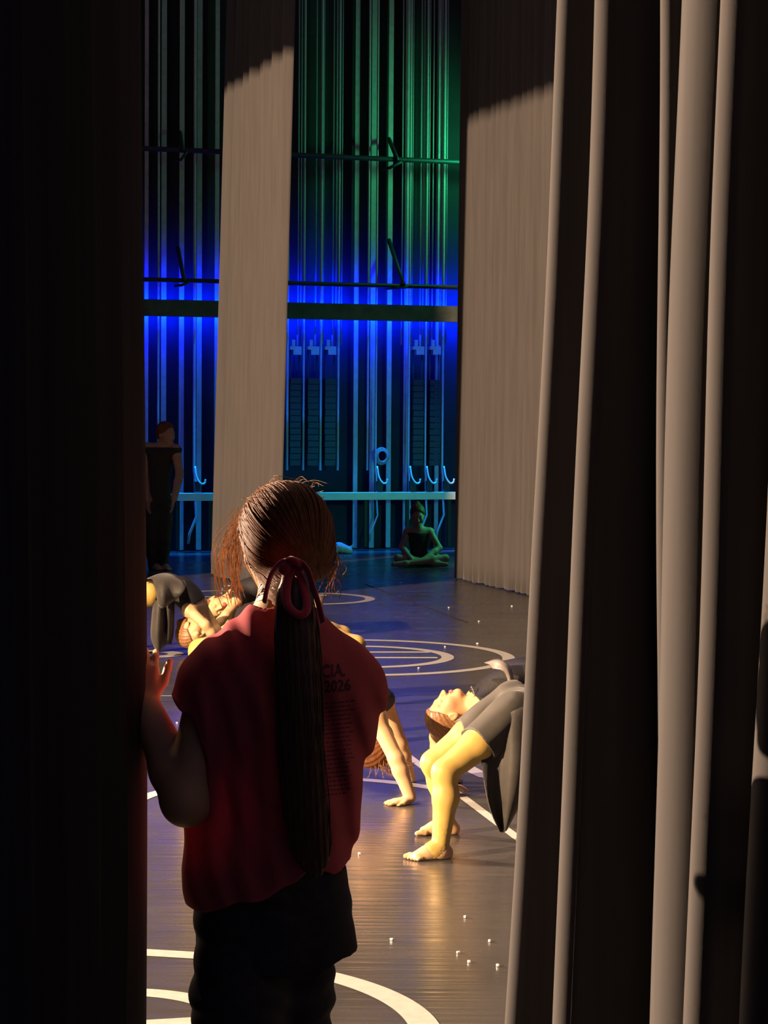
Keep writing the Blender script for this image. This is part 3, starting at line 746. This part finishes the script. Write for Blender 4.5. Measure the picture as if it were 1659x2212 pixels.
# --- dancer whose bent knees show just right of the girl's shoulder
def build_knees():
    s = .88; b = SDF(); T = SDF(); L = SDF(); d = 11.9
    pel, wai, che, nb = W(668, 1392, d), W(622, 1378, d), W(575, 1392, d), W(540, 1420, d)
    sh1, sh2 = W(540, 1432, d-.15), W(540, 1425, d+.15)
    torso(T, pel, wai, che, nb, (0, 1, 0), None, s, sh1, sh2); b.p += T.p
    arm(b, sh1, W(524, 1475, d-.2), W(528, 1518, d-.2), s); arm(b, sh2, W(524, 1465, d+.2), W(528, 1505, d+.2), s)
    hand(b, W(528, 1522, d-.2), (1, 0, -.1), (0, 0, 1), (0, -1, 0), .88); hand(b, W(528, 1508, d+.2), (1, 0, -.1), (0, 0, 1), (0, 1, 0), .88)
    for (h_, k_, a_) in ((W(690, 1378, d-.1), W(768, 1393, d-.12), W(745, 1518, d-.1)), (W(680, 1366, d+.12), W(738, 1372, d+.2), W(722, 1505, d+.15))):
        leg(b, h_, k_, a_, s, (-1, 0, 0)); leg(L, h_, k_, a_, s, (-1, 0, 0)); foot(b, a_, (1, -.1), .85, (0, .1))
    R, q = head(b, W(506, 1438, d), (-.4, 0, .9), (-.8, 0, -.6), .95, A(nb))
    o = person('person', b, .0055, [M_SKIN, M_LIP], 'dancer of whom only bent tan knees show, just right of the ponytail girl\'s shoulder', lipcls(q, R, .95))
    bun_hair(o, q, R, .95, M_HAIRL, (0, -.115, .05), h=.006)
    solid('tights', grow(L, .0035), .007, M_TIGHT, o); solid('leotard', grow(T, .005), .008, M_LEO, o)
build_knees()

# --- left dancer, grey skirt with hanging tails, upside-down face to the right
def build_left():
    s = .88; b = SDF(); T = SDF(); L = SDF(); d = 14.5
    pel, wai, che, nb = W(338, 1280, d), W(378, 1268, d), W(410, 1292, d), W(424, 1318, d)
    shn, shf = W(408, 1318, d-.16), W(432, 1302, d+.14)
    sxv = A(shf)-A(shn)
    torso(T, pel, wai, che, nb, sxv, None, s, shn, shf); b.p += T.p
    arm(b, shn, W(444, 1350, d-.25), W(484, 1404, d-.2), s); arm(b, shf, W(458, 1345, d+.2), W(488, 1392, d+.2), s)
    hand(b, W(484, 1408, d-.2), (-1, 0, -.15), (0, 0, 1), (0, -1, 0), .88); hand(b, W(488, 1395, d+.2), (-1, 0, -.15), (0, 0, 1), (0, 1, 0), .88)
    for (h_, k_, a_) in ((W(322, 1285, d-.14), W(238, 1300, d-.2), W(244, 1410, d-.2)), (W(322, 1282, d+.14), W(240, 1296, d+.2), W(244, 1398, d+.2))):
        leg(b, h_, k_, a_, s*1.08, (1, 0, 0)); leg(L, h_, k_, a_, s*1.08, (1, 0, 0)); foot(b, a_, (-1, 0), .85, (0, .1))
    hs = .98; R, q = head(b, W(417, 1362, d-.1), (.74, -.62, -.22), (-.40, -.12, -.9), hs, A(nb), .046)
    o = person('person', b, .005, [M_SKIN, M_LIP], 'dancer in grey skirt bent backwards at the far left edge, head hanging upside down', lipcls(q, R, hs))
    bun_hair(o, q, R, hs, M_HAIRL, (0, -.125, -.01), h=.005)
    solid('tights', grow(L, .0035), .008, M_TIGHT, o)
    arms = [(A(shn), .052), (A(shf), .048)]
    ax = nz(A(che)-A(nb)); cut = half(A(nb)+ax*.045, -ax)
    def op(G, X, Y, Z, lo, h, n):
        G = np.maximum(G, cut(X, Y, Z).astype(np.float32))
        for c, r in arms: G = np.maximum(G, r-np.sqrt((X-c[0])**2+(Y-c[1])**2+(Z-c[2])**2))
        return G
    solid('leotard', grow(T, .006), .006, M_LEO, o, op)
    k = d-.27
    r = [[W(318, 1250, d+.1), W(342, 1240, d+.1), W(366, 1238, d+.1), W(392, 1248, d+.1)], [W(330, 1252, k+.06), W(350, 1248, k+.04), W(372, 1250, k+.06), W(402, 1262, k+.06)], [W(338, 1285, k-.02), W(352, 1282, k-.08), W(370, 1280, k-.02), W(396, 1278, k-.04)], [W(342, 1306, k), W(352, 1314, k-.06), W(372, 1300, k), W(386, 1290, k)]]
    sheet('skirt', r, M_SKIRT, o, .006)
    r = [[W(332, 1296, k+.10), W(345, 1298, k+.04), W(360, 1296, k+.1)], [W(328, 1335, k+.08), W(342, 1338, k+.0), W(358, 1335, k+.1)], [W(326, 1375, k+.08), W(340, 1378, k), W(354, 1375, k+.08)], [W(334, 1398, k+.06), W(342, 1406, k+.02), W(350, 1402, k+.06)]]
    sheet('skirt_tail', r, M_SKIRT, o, .006)
    r = [[W(352, 1290, k+.12), W(364, 1292, k+.06), W(376, 1284, k+.12)], [W(352, 1335, k+.12), W(364, 1338, k+.06), W(376, 1330, k+.12)], [W(353, 1375, k+.12), W(363, 1380, k+.06), W(374, 1370, k+.12)], [W(354, 1398, k+.12), W(360, 1390, k+.08), W(369, 1392, k+.12)]]
    sheet('skirt_tail', r, M_LEO, o, .006)
build_left()

# --- dancer behind, upside-down face towards us with a sparkling collar
def build_face():
    s = .88; b = SDF(); T = SDF(); d = 15.6
    pel, wai, che, nb = W(606, 1282, d+.1), W(566, 1266, d+.1), W(528, 1278, d+.1), W(503, 1288, d+.05)
    shn, shf = W(514, 1296, d-.12), W(512, 1288, d+.2)
    torso(T, pel, wai, che, nb, (0, 1, 0), None, s, shn, shf); b.p += T.p
    arm(b, shn, W(488, 1328, d-.22), W(452, 1370, d-.2), s); arm(b, shf, W(496, 1330, d+.25), W(470, 1376, d+.25), s)
    hand(b, W(450, 1374, d-.2), (-.6, -.2, -.6), (-.4, 0, .8), (0, -1, 0), .85); hand(b, W(469, 1382, d+.25), (1, 0, -.3), (0, 0, 1), (0, 1, 0), .85)
    for (h_, k_, a_) in ((W(628, 1288, d), W(682, 1302, d-.05), W(668, 1385, d-.05)), (W(628, 1284, d+.2), W(682, 1298, d+.25), W(668, 1378, d+.25))):
        leg(b, h_, k_, a_, s, (-1, 0, 0)); foot(b, a_, (1, 0), .85, (0, .1))
    hs = .96; R, q = head(b, W(467, 1312, d-.05), (.12, -.95, -.12), (-.80, -.1, -.55), hs, A(nb), .046)
    o = person('person', b, .005, [M_SKIN, M_LIP], 'dancer with upside-down face towards us and sparkling collar, behind the grey-skirt dancer', lipcls(q, R, hs))
    bun_hair(o, q, R, hs, M_HAIRL, None, h=.005)
    solid('leotard', grow(T, .005), .008, M_LEO, o)
    c = A(W(492, 1280, d-.06))
    sequins(o, [c+np.array([.045*math.cos(a), -.03*math.sin(a), .055*math.sin(a)]) for a in np.linspace(.2, 5.6, 10)], .010)
build_face()

# --- child sitting cross-legged by the far wall
def build_sitting():
    s = .80; b = SDF(); T = SDF(); d = 23.1
    pel, wai, che, nb = W(906, 1208, d), W(905, 1190, d), W(903, 1160, d-.03), W(902, 1140, d-.05)
    sl, sr = W(880, 1149, d-.03), W(929, 1149, d-.03)
    torso(T, pel, wai, che, nb, (1, 0, 0), None, s, sl, sr); b.p += T.p
    arm(b, sl, W(868, 1182, d-.08), W(888, 1207, d-.25), s, r=(.05, .042, .032)); arm(b, sr, W(949, 1184, d-.08), W(914, 1210, d-.25), s, r=(.05, .042, .032))
    hand(b, W(890, 1209, d-.26), (.9, -.2, -.2), (0, -.4, .9), (0, 0, 1), .85); hand(b, W(912, 1211, d-.27), (-.9, -.2, -.2), (0, -.4, .9), (0, 0, 1), .85)
    for sx, kx, fx in ((-1, 860, 938), (1, 962, 876)):
        hp = W(906+sx*16, 1212, d); kn = W(kx, 1206, d-.18); an = W(fx, 1217, d-.30-.05*sx)
        leg(b, hp, kn, an, s*.95, (0, .5, .3)); b.cap(an, A(an)+np.array([-sx*.13, -.02, -.01]), .034, .024, .02)
    hs = .95; R, q = head(b, W(902, 1113, d-.08), (.05, -.92, -.35), (0, -.3, .95), hs, A(nb), .046)
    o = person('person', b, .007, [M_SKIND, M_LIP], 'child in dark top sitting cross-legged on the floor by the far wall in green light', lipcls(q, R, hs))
    bun_hair(o, q, R, hs, M_HAIRB, (0, -.07, .11), h=.007)
    solid('top', grow(T, .006), .008, M_DARK, o, lambda G, X, Y, Z, lo, h, n: np.maximum(G, half(A(nb)-np.array([0, 0, .05]), (0, 0, 1))(X, Y, Z)))
build_sitting()

# --- person standing in the dark opposite wing
def build_standing():
    s = 1.0; b = SDF(); T = SDF(); L = SDF(); d = 21.6
    g = F(344, 1231)
    d = g.y
    pel, wai, che, nb = W(342, 1078, d), W(344, 1040, d), W(346, 995, d), W(352, 962, d)
    sl, sr = W(319, 968, d+.05), W(380, 972, d-.08)
    torso(T, pel, wai, che, nb, (.95, -.3, 0), None, s, sl, sr); b.p += T.p
    arm(b, sl, W(312, 1030, d), W(318, 1080, d-.1), s, r=(.05, .042, .032)); arm(b, sr, W(388, 1025, d-.1), W(376, 1078, d-.25), s, r=(.05, .042, .032))
    hand(b, W(318, 1082, d-.1), (.1, -.2, -1), (-1, 0, 0), (0, -1, 0), .95); hand(b, W(375, 1081, d-.25), (-.1, -.2, -1), (1, 0, 0), (0, -1, 0), .95)
    for hx, kx, ax_ in ((328, 330, 332), (356, 354, 352)):
        hp, kn, an = W(hx, 1085, d), W(kx, 1165, d-.03), W(ax_, 1238, d)
        leg(b, hp, kn, an, s, (-.5, .5, 0)); leg(L, hp, kn, an, s, (-.5, .5, 0)); foot(b, an, (.6, -.8), 1.0, (1 if hx < 340 else -1, 0))
    R, q = head(b, W(359, 937, d-.04), (.75, -.62, -.12), (.05, -.1, 1), 1.0, A(nb), .05)
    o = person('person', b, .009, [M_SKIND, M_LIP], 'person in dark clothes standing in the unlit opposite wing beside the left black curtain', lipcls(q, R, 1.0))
    bun_hair(o, q, R, 1.0, M_HAIRB, (0, -.10, .03), h=.008)
    solid('top', grow(T, .012), .010, M_DARK, o, lambda G, X, Y, Z, lo, h, n: np.maximum(G, half(A(nb)-np.array([0, 0, .02]), (0, 0, 1))(X, Y, Z)))
    solid('trousers', grow(L, .014), .010, M_DARK, o)
build_standing()

# ================================================================== the girl in the wing
from mathutils.bvhtree import BVHTree
def build_girl():
    b = SDF(); T = SDF(); L = SDF(); d = 4.42
    pel, wai, che, nb = W(585, 1870, d), W(592, 1720, d), W(605, 1540, d-.01), W(608, 1352, d+.0)
    shl, shr = W(466, 1456, d-.02), W(764, 1482, d)
    torso(T, pel, wai, che, nb, (1, .08, 0), None, .98, shl, shr); b.p += T.p
    elb, wri = W(403, 1728, d-.09), W(312, 1520, 4.462)
    arm(b, shl, elb, wri, 1.0, r=(.052, .047, .031)); b.ell(elb, np.eye(3), (.044, .044, .046), .03)
    hand(b, wri, (-.10, .10, 1), (.12, -1, .05), (1, .1, 0), .98, curls=(.95, 1.0, 1.05, 1.1))
    arm(b, shr, W(738, 1640, 4.50), W(675, 1600, 4.58), 1.0, r=(.050, .044, .030))
    hand(b, W(675, 1600, 4.58), (-.9, .0, .4), (0, .9, .3), (.75, 0, .6), .98, curl=.6)
    hps = (W(520, 1900, d), W(650, 1900, d+.02)); kns = (Vector((-.294, d-.03, .43)), Vector((-.172, d+.06, .43))); ans = (Vector((-.296, d+.02, .078)), Vector((-.165, d+.12, .078)))
    for h_, k_, a_, sg in zip(hps, kns, ans, (1, -1)):
        leg(b, h_, k_, a_, .98, (0, -1, 0)); foot(b, a_, (-.15*sg, 1), 1.0, (sg, 0)); rl = (.092, .094, .085) if sg == 1 else (.072, .066, .064); L.cap(h_, k_, rl[0], rl[1], .05); L.cap(k_, a_, rl[1], rl[2], .04)
    hs = 1.0; c = W(610, 1178, 4.49)
    R, q = head(b, c, (-.34, .93, -.06), (.03, .02, 1), hs, A(nb), .052)
    b.cap(A(nb)+np.array([-.02, 0, .0]), A(shl)+np.array([.05, 0, .012]), .045, .04, .04); b.cap(A(nb)+np.array([.02, 0, 0]), A(shr)+np.array([-.05, 0, .012]), .045, .04, .04)
    o = person('person', b, .0046, [M_SKIN, M_LIP], 'girl with long brown ponytail and red T-shirt seen from behind, holding the black curtain', lipcls(q, R, hs))
    # ---- trousers and the loose overskirt
    t = SDF(); t.p += L.p
    t.cap(hps[0], hps[1], .10, .09, .05); t.cap(pel, wai, .115, .105, .05); t.p = [x for x in t.p]
    def opt(G, X, Y, Z, lo, h, n):
        G = G+.0035*np.sin(Z*95+2*np.sin(X*22+Y*17)).astype(np.float32)
        G = np.maximum(G, (Z-W(585, 1840, d).z)); return np.maximum(G, .05-Z)
    solid('trousers', t, .006, M_PANT, o, opt)
    sk = SDF(); z9 = lambda x, y, dd=d: A(W(x, y, dd))
    sk.cap(z9(512, 1860), z9(521, 2080), .090, .094, .06); sk.cap(z9(655, 1850, d+.01), z9(676, 2080, d+.01), .082, .088, .06); sk.cap(z9(585, 1860), z9(592, 2040), .105, .105, .06); sk.cap(z9(690, 1900, d-.01), z9(716, 2080, d-.02), .045, .052, .04)
    hemn = nz((.42, 0, -.9)); hp0 = A(W(735, 2064, d))
    def ops(G, X, Y, Z, lo, h, n):
        G = G+.003*np.sin(Z*70+2.2*np.sin(X*30)).astype(np.float32)*np.clip((W(585, 1900, d).z-Z)/.05, 0, 1)*np.clip((Z-W(585, 2000, d).z)/.04, 0, 1)
        G = np.maximum(G, half(hp0, hemn)(X, Y, Z)+.006*np.sin(X*55)); G = np.maximum(G, half(z9(585, 2088), (0, 0, -1))(X, Y, Z))
        return np.maximum(G, Z-W(585, 1868, d).z)
    solid('skirt', sk, .0055, M_PANT, o, ops)
    # ---- T-shirt, wide cut-off sleeves, uneven hem
    S = grow(T, .008); TA = A(nb)
    S.cap(TA+np.array([-.02, 0, .0]), A(shl)+np.array([.05, 0, .012]), .052, .050, .04); S.cap(TA+np.array([.02, 0, 0]), A(shr)+np.array([-.05, 0, .012]), .052, .050, .04)
    S.cap(z9(560, 1384, d-.02), z9(474, 1470, d-.02), .042, .050, .05); S.cap(z9(652, 1384, d-.02), z9(748, 1492, d), .042, .056, .05)
    S.cap(z9(520, 1500), z9(500, 1700), .098, .090, .07); S.cap(z9(690, 1500), z9(678, 1690), .098, .088, .07); S.cap(z9(605, 1450), z9(592, 1880), .108, .128, .07)
    S.cap(z9(500, 1690), z9(503, 1915), .090, .108, .06); S.cap(z9(672, 1690), z9(652, 1850), .086, .096, .06); S.cap(z9(700, 1740), z9(706, 1835, d-.02), .040, .034, .03)
    ax = nz((-.78, -.04, -.62)); e0 = z9(432, 1577, d-.03)
    SL = SDF(); ax = nz((-.78, -.04, -.62)); e0 = z9(432, 1577, d-.03)
    SL.cap(z9(528, 1486, d-.02), e0+ax*.03, .086, .094, .05); SL.ell(e0+ax*.012, frame(ax, (0, 1, 0)), (.088, .088, .055), .008, True)
    SR = SDF(); axr = nz((.30, .62, -.72)); e1 = z9(738, 1572, d+.06)
    SR.cap(z9(712, 1490, d), e1+axr*.02, .088, .086, .05)
    hem = ((435, 1950), (500, 1932), (590, 1908), (640, 1880), (668, 1852), (690, 1862), (720, 1868), (760, 1855))
    hx = np.array([W(x, y, d).x for x, y in hem]); hz = np.array([W(x, y, d).z for x, y in hem])
    ztop = W(600, 1338, d).z
    def opS(G, X, Y, Z, lo, h, n):
        for f_, e_, a_ in ((SL, e0, ax), (SR, e1, axr)):
            g_ = np.maximum(f_.field(lo, h, n), half(e_, a_)(X, Y, Z)); hh = np.maximum(.05-np.abs(G-g_), 0)/.05; G = np.minimum(G, g_)-hh*hh*.05*.25
        cx = X+.13*(Z-.9)
        fold = np.sin(cx*112+1.3*np.sin(Z*7+X*9))+.6*np.sin(cx*61+1.9+.8*np.sin(Z*11))
        amp = .0050*np.clip((1.20-Z)/.25, 0.1, 1)*np.clip((Z-.66)/.12, .3, 1)
        G = G+(fold*amp).astype(np.float32)+.0022*np.sin(Z*46+X*60+3*np.sin(X*20)).astype(np.float32)
        hz_ = np.interp(X.ravel(), hx, hz).astype(np.float32).reshape(X.shape)
        G = np.maximum(G, hz_+.004*np.sin(X*70+Y*30)-Z)
        # neck opening
        nc = A(nb)+np.array([0, .015, .035]); G = np.maximum(G, .066-np.sqrt((X-nc[0])**2+(Y-nc[1])**2+((Z-nc[2])*1.3)**2))
        return G.astype(np.float32)
    sh = solid('t_shirt', S, .0042, M_SHIRT, o, opS)
    fl_ = [[W(586, 1872, d-.135), W(612, 1862, d-.13), W(640, 1850, d-.125)], [W(590, 1895, d-.137), W(606, 1886, d-.132), W(632, 1868, d-.125)], [W(596, 1914, d-.132), W(602, 1906, d-.128), W(622, 1888, d-.12)]]
    k = sheet('hem_flap', fl_, M_SHIRT, sh, .004)
    # ---- printing on the back
    tree = BVHTree.FromPolygons([v.co.copy() for v in sh.data.vertices], [tuple(p.vertices) for p in sh.data.polygons])
    pv = MB()
    def drop(px, py):
        p = W(px, py, 4.0); r = (p-CAMP).normalized(); h_ = tree.ray_cast(p, r)
        return (h_[0]-r*.0014) if h_[0] is not None else None
    def poly(pts):
        P = [drop(*p) for p in pts]
        if all(p is not None for p in P): pv.add(P, [tuple(range(len(P)))])
    def word(txt, x0, x1, y, hgt, slope):
        cu = bpy.data.curves.new('print_text', 'FONT'); cu.body = txt; cu.size = 1.0; cu.resolution_u = 2; cu.offset = .02
        ob = bpy.data.objects.new('print_text', cu); COL.objects.link(ob); dg = bpy.context.evaluated_depsgraph_get(); me = ob.evaluated_get(dg).to_mesh()
        vs_ = [v.co.copy() for v in me.vertices]; ps = [tuple(p.vertices) for p in me.polygons]
        mx = max(v.x for v in vs_); mn = min(v.x for v in vs_); my = max(v.y for v in vs_)
        for p in ps:
            poly([(x0+(vs_[i].x-mn)/(mx-mn)*(x1-x0), y-vs_[i].y/my*hgt+slope*((vs_[i].x-mn)/(mx-mn))*(x1-x0)) for i in p])
        bpy.data.objects.remove(ob); bpy.data.curves.remove(cu)
    word('CIA.', 694, 746, 1464, 28, -.08); word('2026', 700, 758, 1496, 26, -.08)
    rnd = random.Random(12)
    for i in range(22):
        y = 1522+i*9.4; x = 694+rnd.uniform(0, 8)+max(0, i-12)*.9
        while x < 758-max(0, i-14)*1.2:
            w = rnd.choice((3, 4, 6, 8, 10)); yy = y-.10*(x-694); hh = 2.4
            poly([(x, yy), (x, yy-hh), (x+w, yy-hh-.1*w), (x+w, yy-.1*w)]); x += w+rnd.choice((1.6, 2.2, 3.5))
    pr = pv.build('back_print', M_PRINT, sh); pr['label'] = 'dark lettering and name list printed on the back'
    # ---- hair: cap, combed strands, wisps, ponytail
    hd = SDF(); hd.ell(q(0, -.012, .032), R, (.098, .112, .104), .02); hd.ell(q(0, -.062, -.022), R, (.088, .068, .062), .04); hd.cap(q(.02, -.10, -.03), W(638, 1262, d-.075), .040, .034, .03); hd.cap(q(-.045, -.06, -.055), W(618, 1272, d-.07), .026, .030, .03); hd.cap(W(596, 1266, d-.015), W(630, 1305, d-.085), .030, .024, .03)
    def oph(G, X, Y, Z, lo, h, n):
        lx = (X-c.x)*R[0, 0]+(Y-c.y)*R[1, 0]+(Z-c.z)*R[2, 0]; ly = (X-c.x)*R[0, 1]+(Y-c.y)*R[1, 1]+(Z-c.z)*R[2, 1]; lz = (X-c.x)*R[0, 2]+(Y-c.y)*R[1, 2]+(Z-c.z)*R[2, 2]
        G = G+.0009*np.sin(np.arctan2(lx-.02, lz+.03)*72+2*np.sin(ly*25)).astype(np.float32)
        cut = np.maximum(ly-(.045+.5*np.maximum(lz, -.05)), -(lz+.012)-1.0*(-ly-.028))
        return np.maximum(G, cut.astype(np.float32))
    hair = solid('hair', hd, .004, M_HAIRB, o, oph)
    mb = MB(); rnd = random.Random(5); base = np.array([.022, -.118, -.035])
    rad = np.array([.099, .113, .105]); cc = np.array([0, -.012, .032]); pb_ = (base-cc)/rad; pb_ /= np.linalg.norm(pb_)
    htree = BVHTree.FromPolygons([v.co.copy() for v in hair.data.vertices], [tuple(p.vertices) for p in hair.data.polygons])
    hc = V3(q(0, -.03, .0))
    for i in range(640):
        th = rnd.uniform(-2.5, 2.5); v = np.array([math.sin(th), .45-.25*abs(th)+rnd.uniform(-.5, .3), math.cos(th)*.95]); v /= np.linalg.norm(v)
        om = math.acos(max(-1, min(1, v.dot(pb_)))); lift = rnd.uniform(-.0008, .0016)+(rnd.random() < .08)*rnd.uniform(0, .004); pts = []
        if om < .3: continue
        wv = rnd.uniform(-.06, .06)
        for k in range(13):
            t_ = k/12; p = (v*math.sin((1-t_)*om)+pb_*math.sin(t_*om))/math.sin(om); p[0] += wv*math.sin(t_*3.1)*.5
            w_ = V3(q(*(cc+p*rad))); dv = (w_-hc).normalized(); h_ = htree.ray_cast(hc+dv*.35, -dv)
            if h_[0] is not None and (h_[0]-hc).length > .05: pts.append(h_[0]+dv*(lift*math.sin(min(1, t_*1.1)*3.0+.1)))
        if len(pts) > 4: mb.tube(pts, [.0009+.0008*math.sin(.3+k/len(pts)*2.5) for k in range(len(pts))], 5)
    mb.build('combed_strands', M_HAIRB, hair, True)
    mb = MB()
    for i in range(52):                  # wisps by the left temple
        x = rnd.uniform(500, 548); y = rnd.uniform(1095, 1165); dd = 4.50+rnd.uniform(-.05, .07)
        e = rnd.uniform(474, 530); ye = rnd.uniform(1220, 1318); m_ = min(x, e)-rnd.uniform(2, 24)
        mb.tube(spline([W(x, y, dd), W(m_+8, y+(ye-y)*.35, dd-.01), W(m_+rnd.uniform(-4, 12), y+(ye-y)*.7, dd-.01), W(e, ye, dd)], 4), [.0009]*12+[.0005], 4)
    mb.build('loose_wisps', M_WISP, hair, True); mb = MB()
    for i in range(40):                  # wisps on the right
        x = rnd.uniform(690, 722); y = rnd.uniform(1140, 1210); dd = 4.50+rnd.uniform(-.05, .06); e = rnd.uniform(684, 738); ye = rnd.uniform(1235, 1300)
        mb.tube(spline([W(x, y, dd), W(x+rnd.uniform(8, 26), y+(ye-y)*.4, dd), W(max(x, e)+rnd.uniform(-4, 12), y+(ye-y)*.75, dd), W(e, ye, dd)], 4), [.0008]*12+[.0005], 4)
    mb.build('loose_wisps', M_WISP, hair, True); mb = MB()
    for i in range(16):                  # flyaways on the crown
        th = rnd.uniform(-1.0, 1.0); p0 = q(.10*math.sin(th), rnd.uniform(-.06, .04), .032+.105*math.cos(th)); p1 = q(.112*math.sin(th+rnd.uniform(-.2, .2)), rnd.uniform(-.06, .02), .034+.114*math.cos(th)); p2 = q(.106*math.sin(th+rnd.uniform(-.5, .5)), rnd.uniform(-.09, .0), .032+.108*math.cos(th))
        mb.tube(spline([p0, p1, p2], 4), .0006, 4)
    mb.build('flyaway_hairs', M_WISP, hair, True)
    path = spline([W(636, 1236, d-.085), W(636, 1300, d-.135), W(641, 1400, d-.170), W(648, 1550, d-.178), W(655, 1700, d-.165), W(668, 1800, d-.150), W(680, 1872, d-.140)], 6)
    N = len(path); wid = np.interp(np.linspace(0, 1, N), [0, .12, .3, .7, .88, 1], [.022, .034, .046, .047, .040, .024]); thk = np.interp(np.linspace(0, 1, N), [0, .2, .7, 1], [.024, .028, .024, .012])
    pn = SDF()
    for i in range(0, N-2, 2): pn.cap(path[i], path[i+2], float(wid[i])*.92, float(wid[min(i+2, N-1)])*.92, .01, ((0, 1, 0), float(wid[i]/thk[i])))
    pt = solid('ponytail', pn, .004, M_HAIRD, o, lambda G, X, Y, Z, lo, h, n: G+.0014*np.sin(X*520+Z*20+3*np.sin(Z*6)).astype(np.float32))
    mb = MB()
    for i in range(230):
        a = rnd.uniform(0, 6.28); r_ = math.sqrt(rnd.uniform(.35, 1)); ph = rnd.uniform(0, 6.28); am = rnd.uniform(.0, .10); end = N-int(rnd.triangular(0, 7, 1))
        pts = [path[k]+Vector(((r_*math.cos(a)+am*math.sin(k*.35+ph))*wid[k], r_*math.sin(a)*thk[k], 0)) for k in range(0, end)]
        mb.tube(pts, .0016, 4)
    mb.build('ponytail_strands', M_HAIRD, pt, True)
    # ---- velvet ribbon tied in a bow
    mb = MB(); dd = d-.130; fy = Vector((1, 0, .2))
    def rib(pts, w=.0115, e=.0045): mb.tube(spline([W(x, y, dd+o_-.055*min(1, max(0, (y-1250)/80))) for x, y, o_ in pts], 6), [(w, e)]*((len(pts)-1)*6+1), 8, flat=fy)
    rib([(628, 1216, .01), (606, 1216, 0), (587, 1240, -.004), (577, 1270, 0), (571, 1300, .01)], .0135)
    rib([(632, 1222, .0), (622, 1250, -.012), (618, 1285, -.014), (624, 1312, -.016), (646, 1328, -.016), (662, 1318, -.014), (660, 1285, -.010), (650, 1250, -.005), (634, 1222, 0)], .009)
    rib([(626, 1222, .0), (646, 1214, -.006), (664, 1232, -.008), (676, 1268, -.004), (688, 1305, .0), (698, 1345, .006)])
    mb.tube(spline([W(618, 1214, dd), W(628, 1210, dd-.014), W(644, 1216, dd-.012), W(650, 1230, dd+.01), W(634, 1246, dd+.02), W(614, 1234, dd+.02), W(616, 1216, dd+.004)], 5), .008, 8)
    mb.tube(spline([W(612, 1236, dd-.004), W(616, 1226, dd-.010), W(622, 1214, dd-.006)], 4), [.010, .011, .012, .012, .011, .010, .009, .008, .007][:9], 8)
    mb.build('hair_ribbon', M_RIB, o, True)
build_girl()

# ------------------------------------------------------------------ small things
rnd = random.Random(3)
for i, (px, py) in enumerate(((905, 1444), (961, 1398), (868, 1622), (382, 1563), (776, 1846), (741, 1852), (866, 1259), (1106, 1310), (970, 1313), (1035, 1343), (1031, 1391), (1004, 1983), (846, 2032), (1057, 2035), (1075, 2088), (990, 2060), (1013, 2080))):
    p = F(px, py); r = .0055*(p.y/9)**.5; mb = MB(); a = rnd.uniform(0, 3)
    mb.box(p+ZV*.0045, Vector((math.cos(a), math.sin(a), 0)), Vector((-math.sin(a), math.cos(a), 0)), ZV, r, r*.7, .003)
    setp(mb.build('paper_scrap', M_SPECK), 'tiny white speck lying on the dark stage floor', 'paper scrap', 'white specks on the floor')
sd = SDF(); p = WP(736, 1186, .8); p.z = 0
for dx, dz, r in ((-.09, .05, .06), (-.02, .07, .07), (.05, .05, .055), (.10, .035, .04)): sd.ell(A(p)+np.array([dx, 0, dz]), np.eye(3), (r, r, r*.9), .04)
sd.cap(A(p)+np.array([.10, 0, .05]), A(p)+np.array([.14, 0, .10]), .018, .008, .02)
setp(solid('cloth_bundle', sd, .008, mat('pale_cloth', (.45, .47, .46), .8, var=.2, scale=30), None), 'small pale cloth bundle on the floor by the far wall, right of the girl\'s head', 'bundle')
p = WP(822, 985, .16); mb = MB()
for k, (r, o_) in enumerate(((.085, 0), (.075, .02), (.06, .035))):
    mb.tube([p+NX*(.04+o_)+UX*(r*math.cos(a))+ZV*(r*1.15*math.sin(a)) for a in np.linspace(0, 6.283, 25)], .012, 6, caps=False)
mb.tube([p+ZV*.09, p+ZV*.09+NX*.08], .01, 6)
setp(mb.build('cable_coil', M_CABLE, None, True), 'small coil of cable hung on the far wall above the lock rail', 'cable coil')
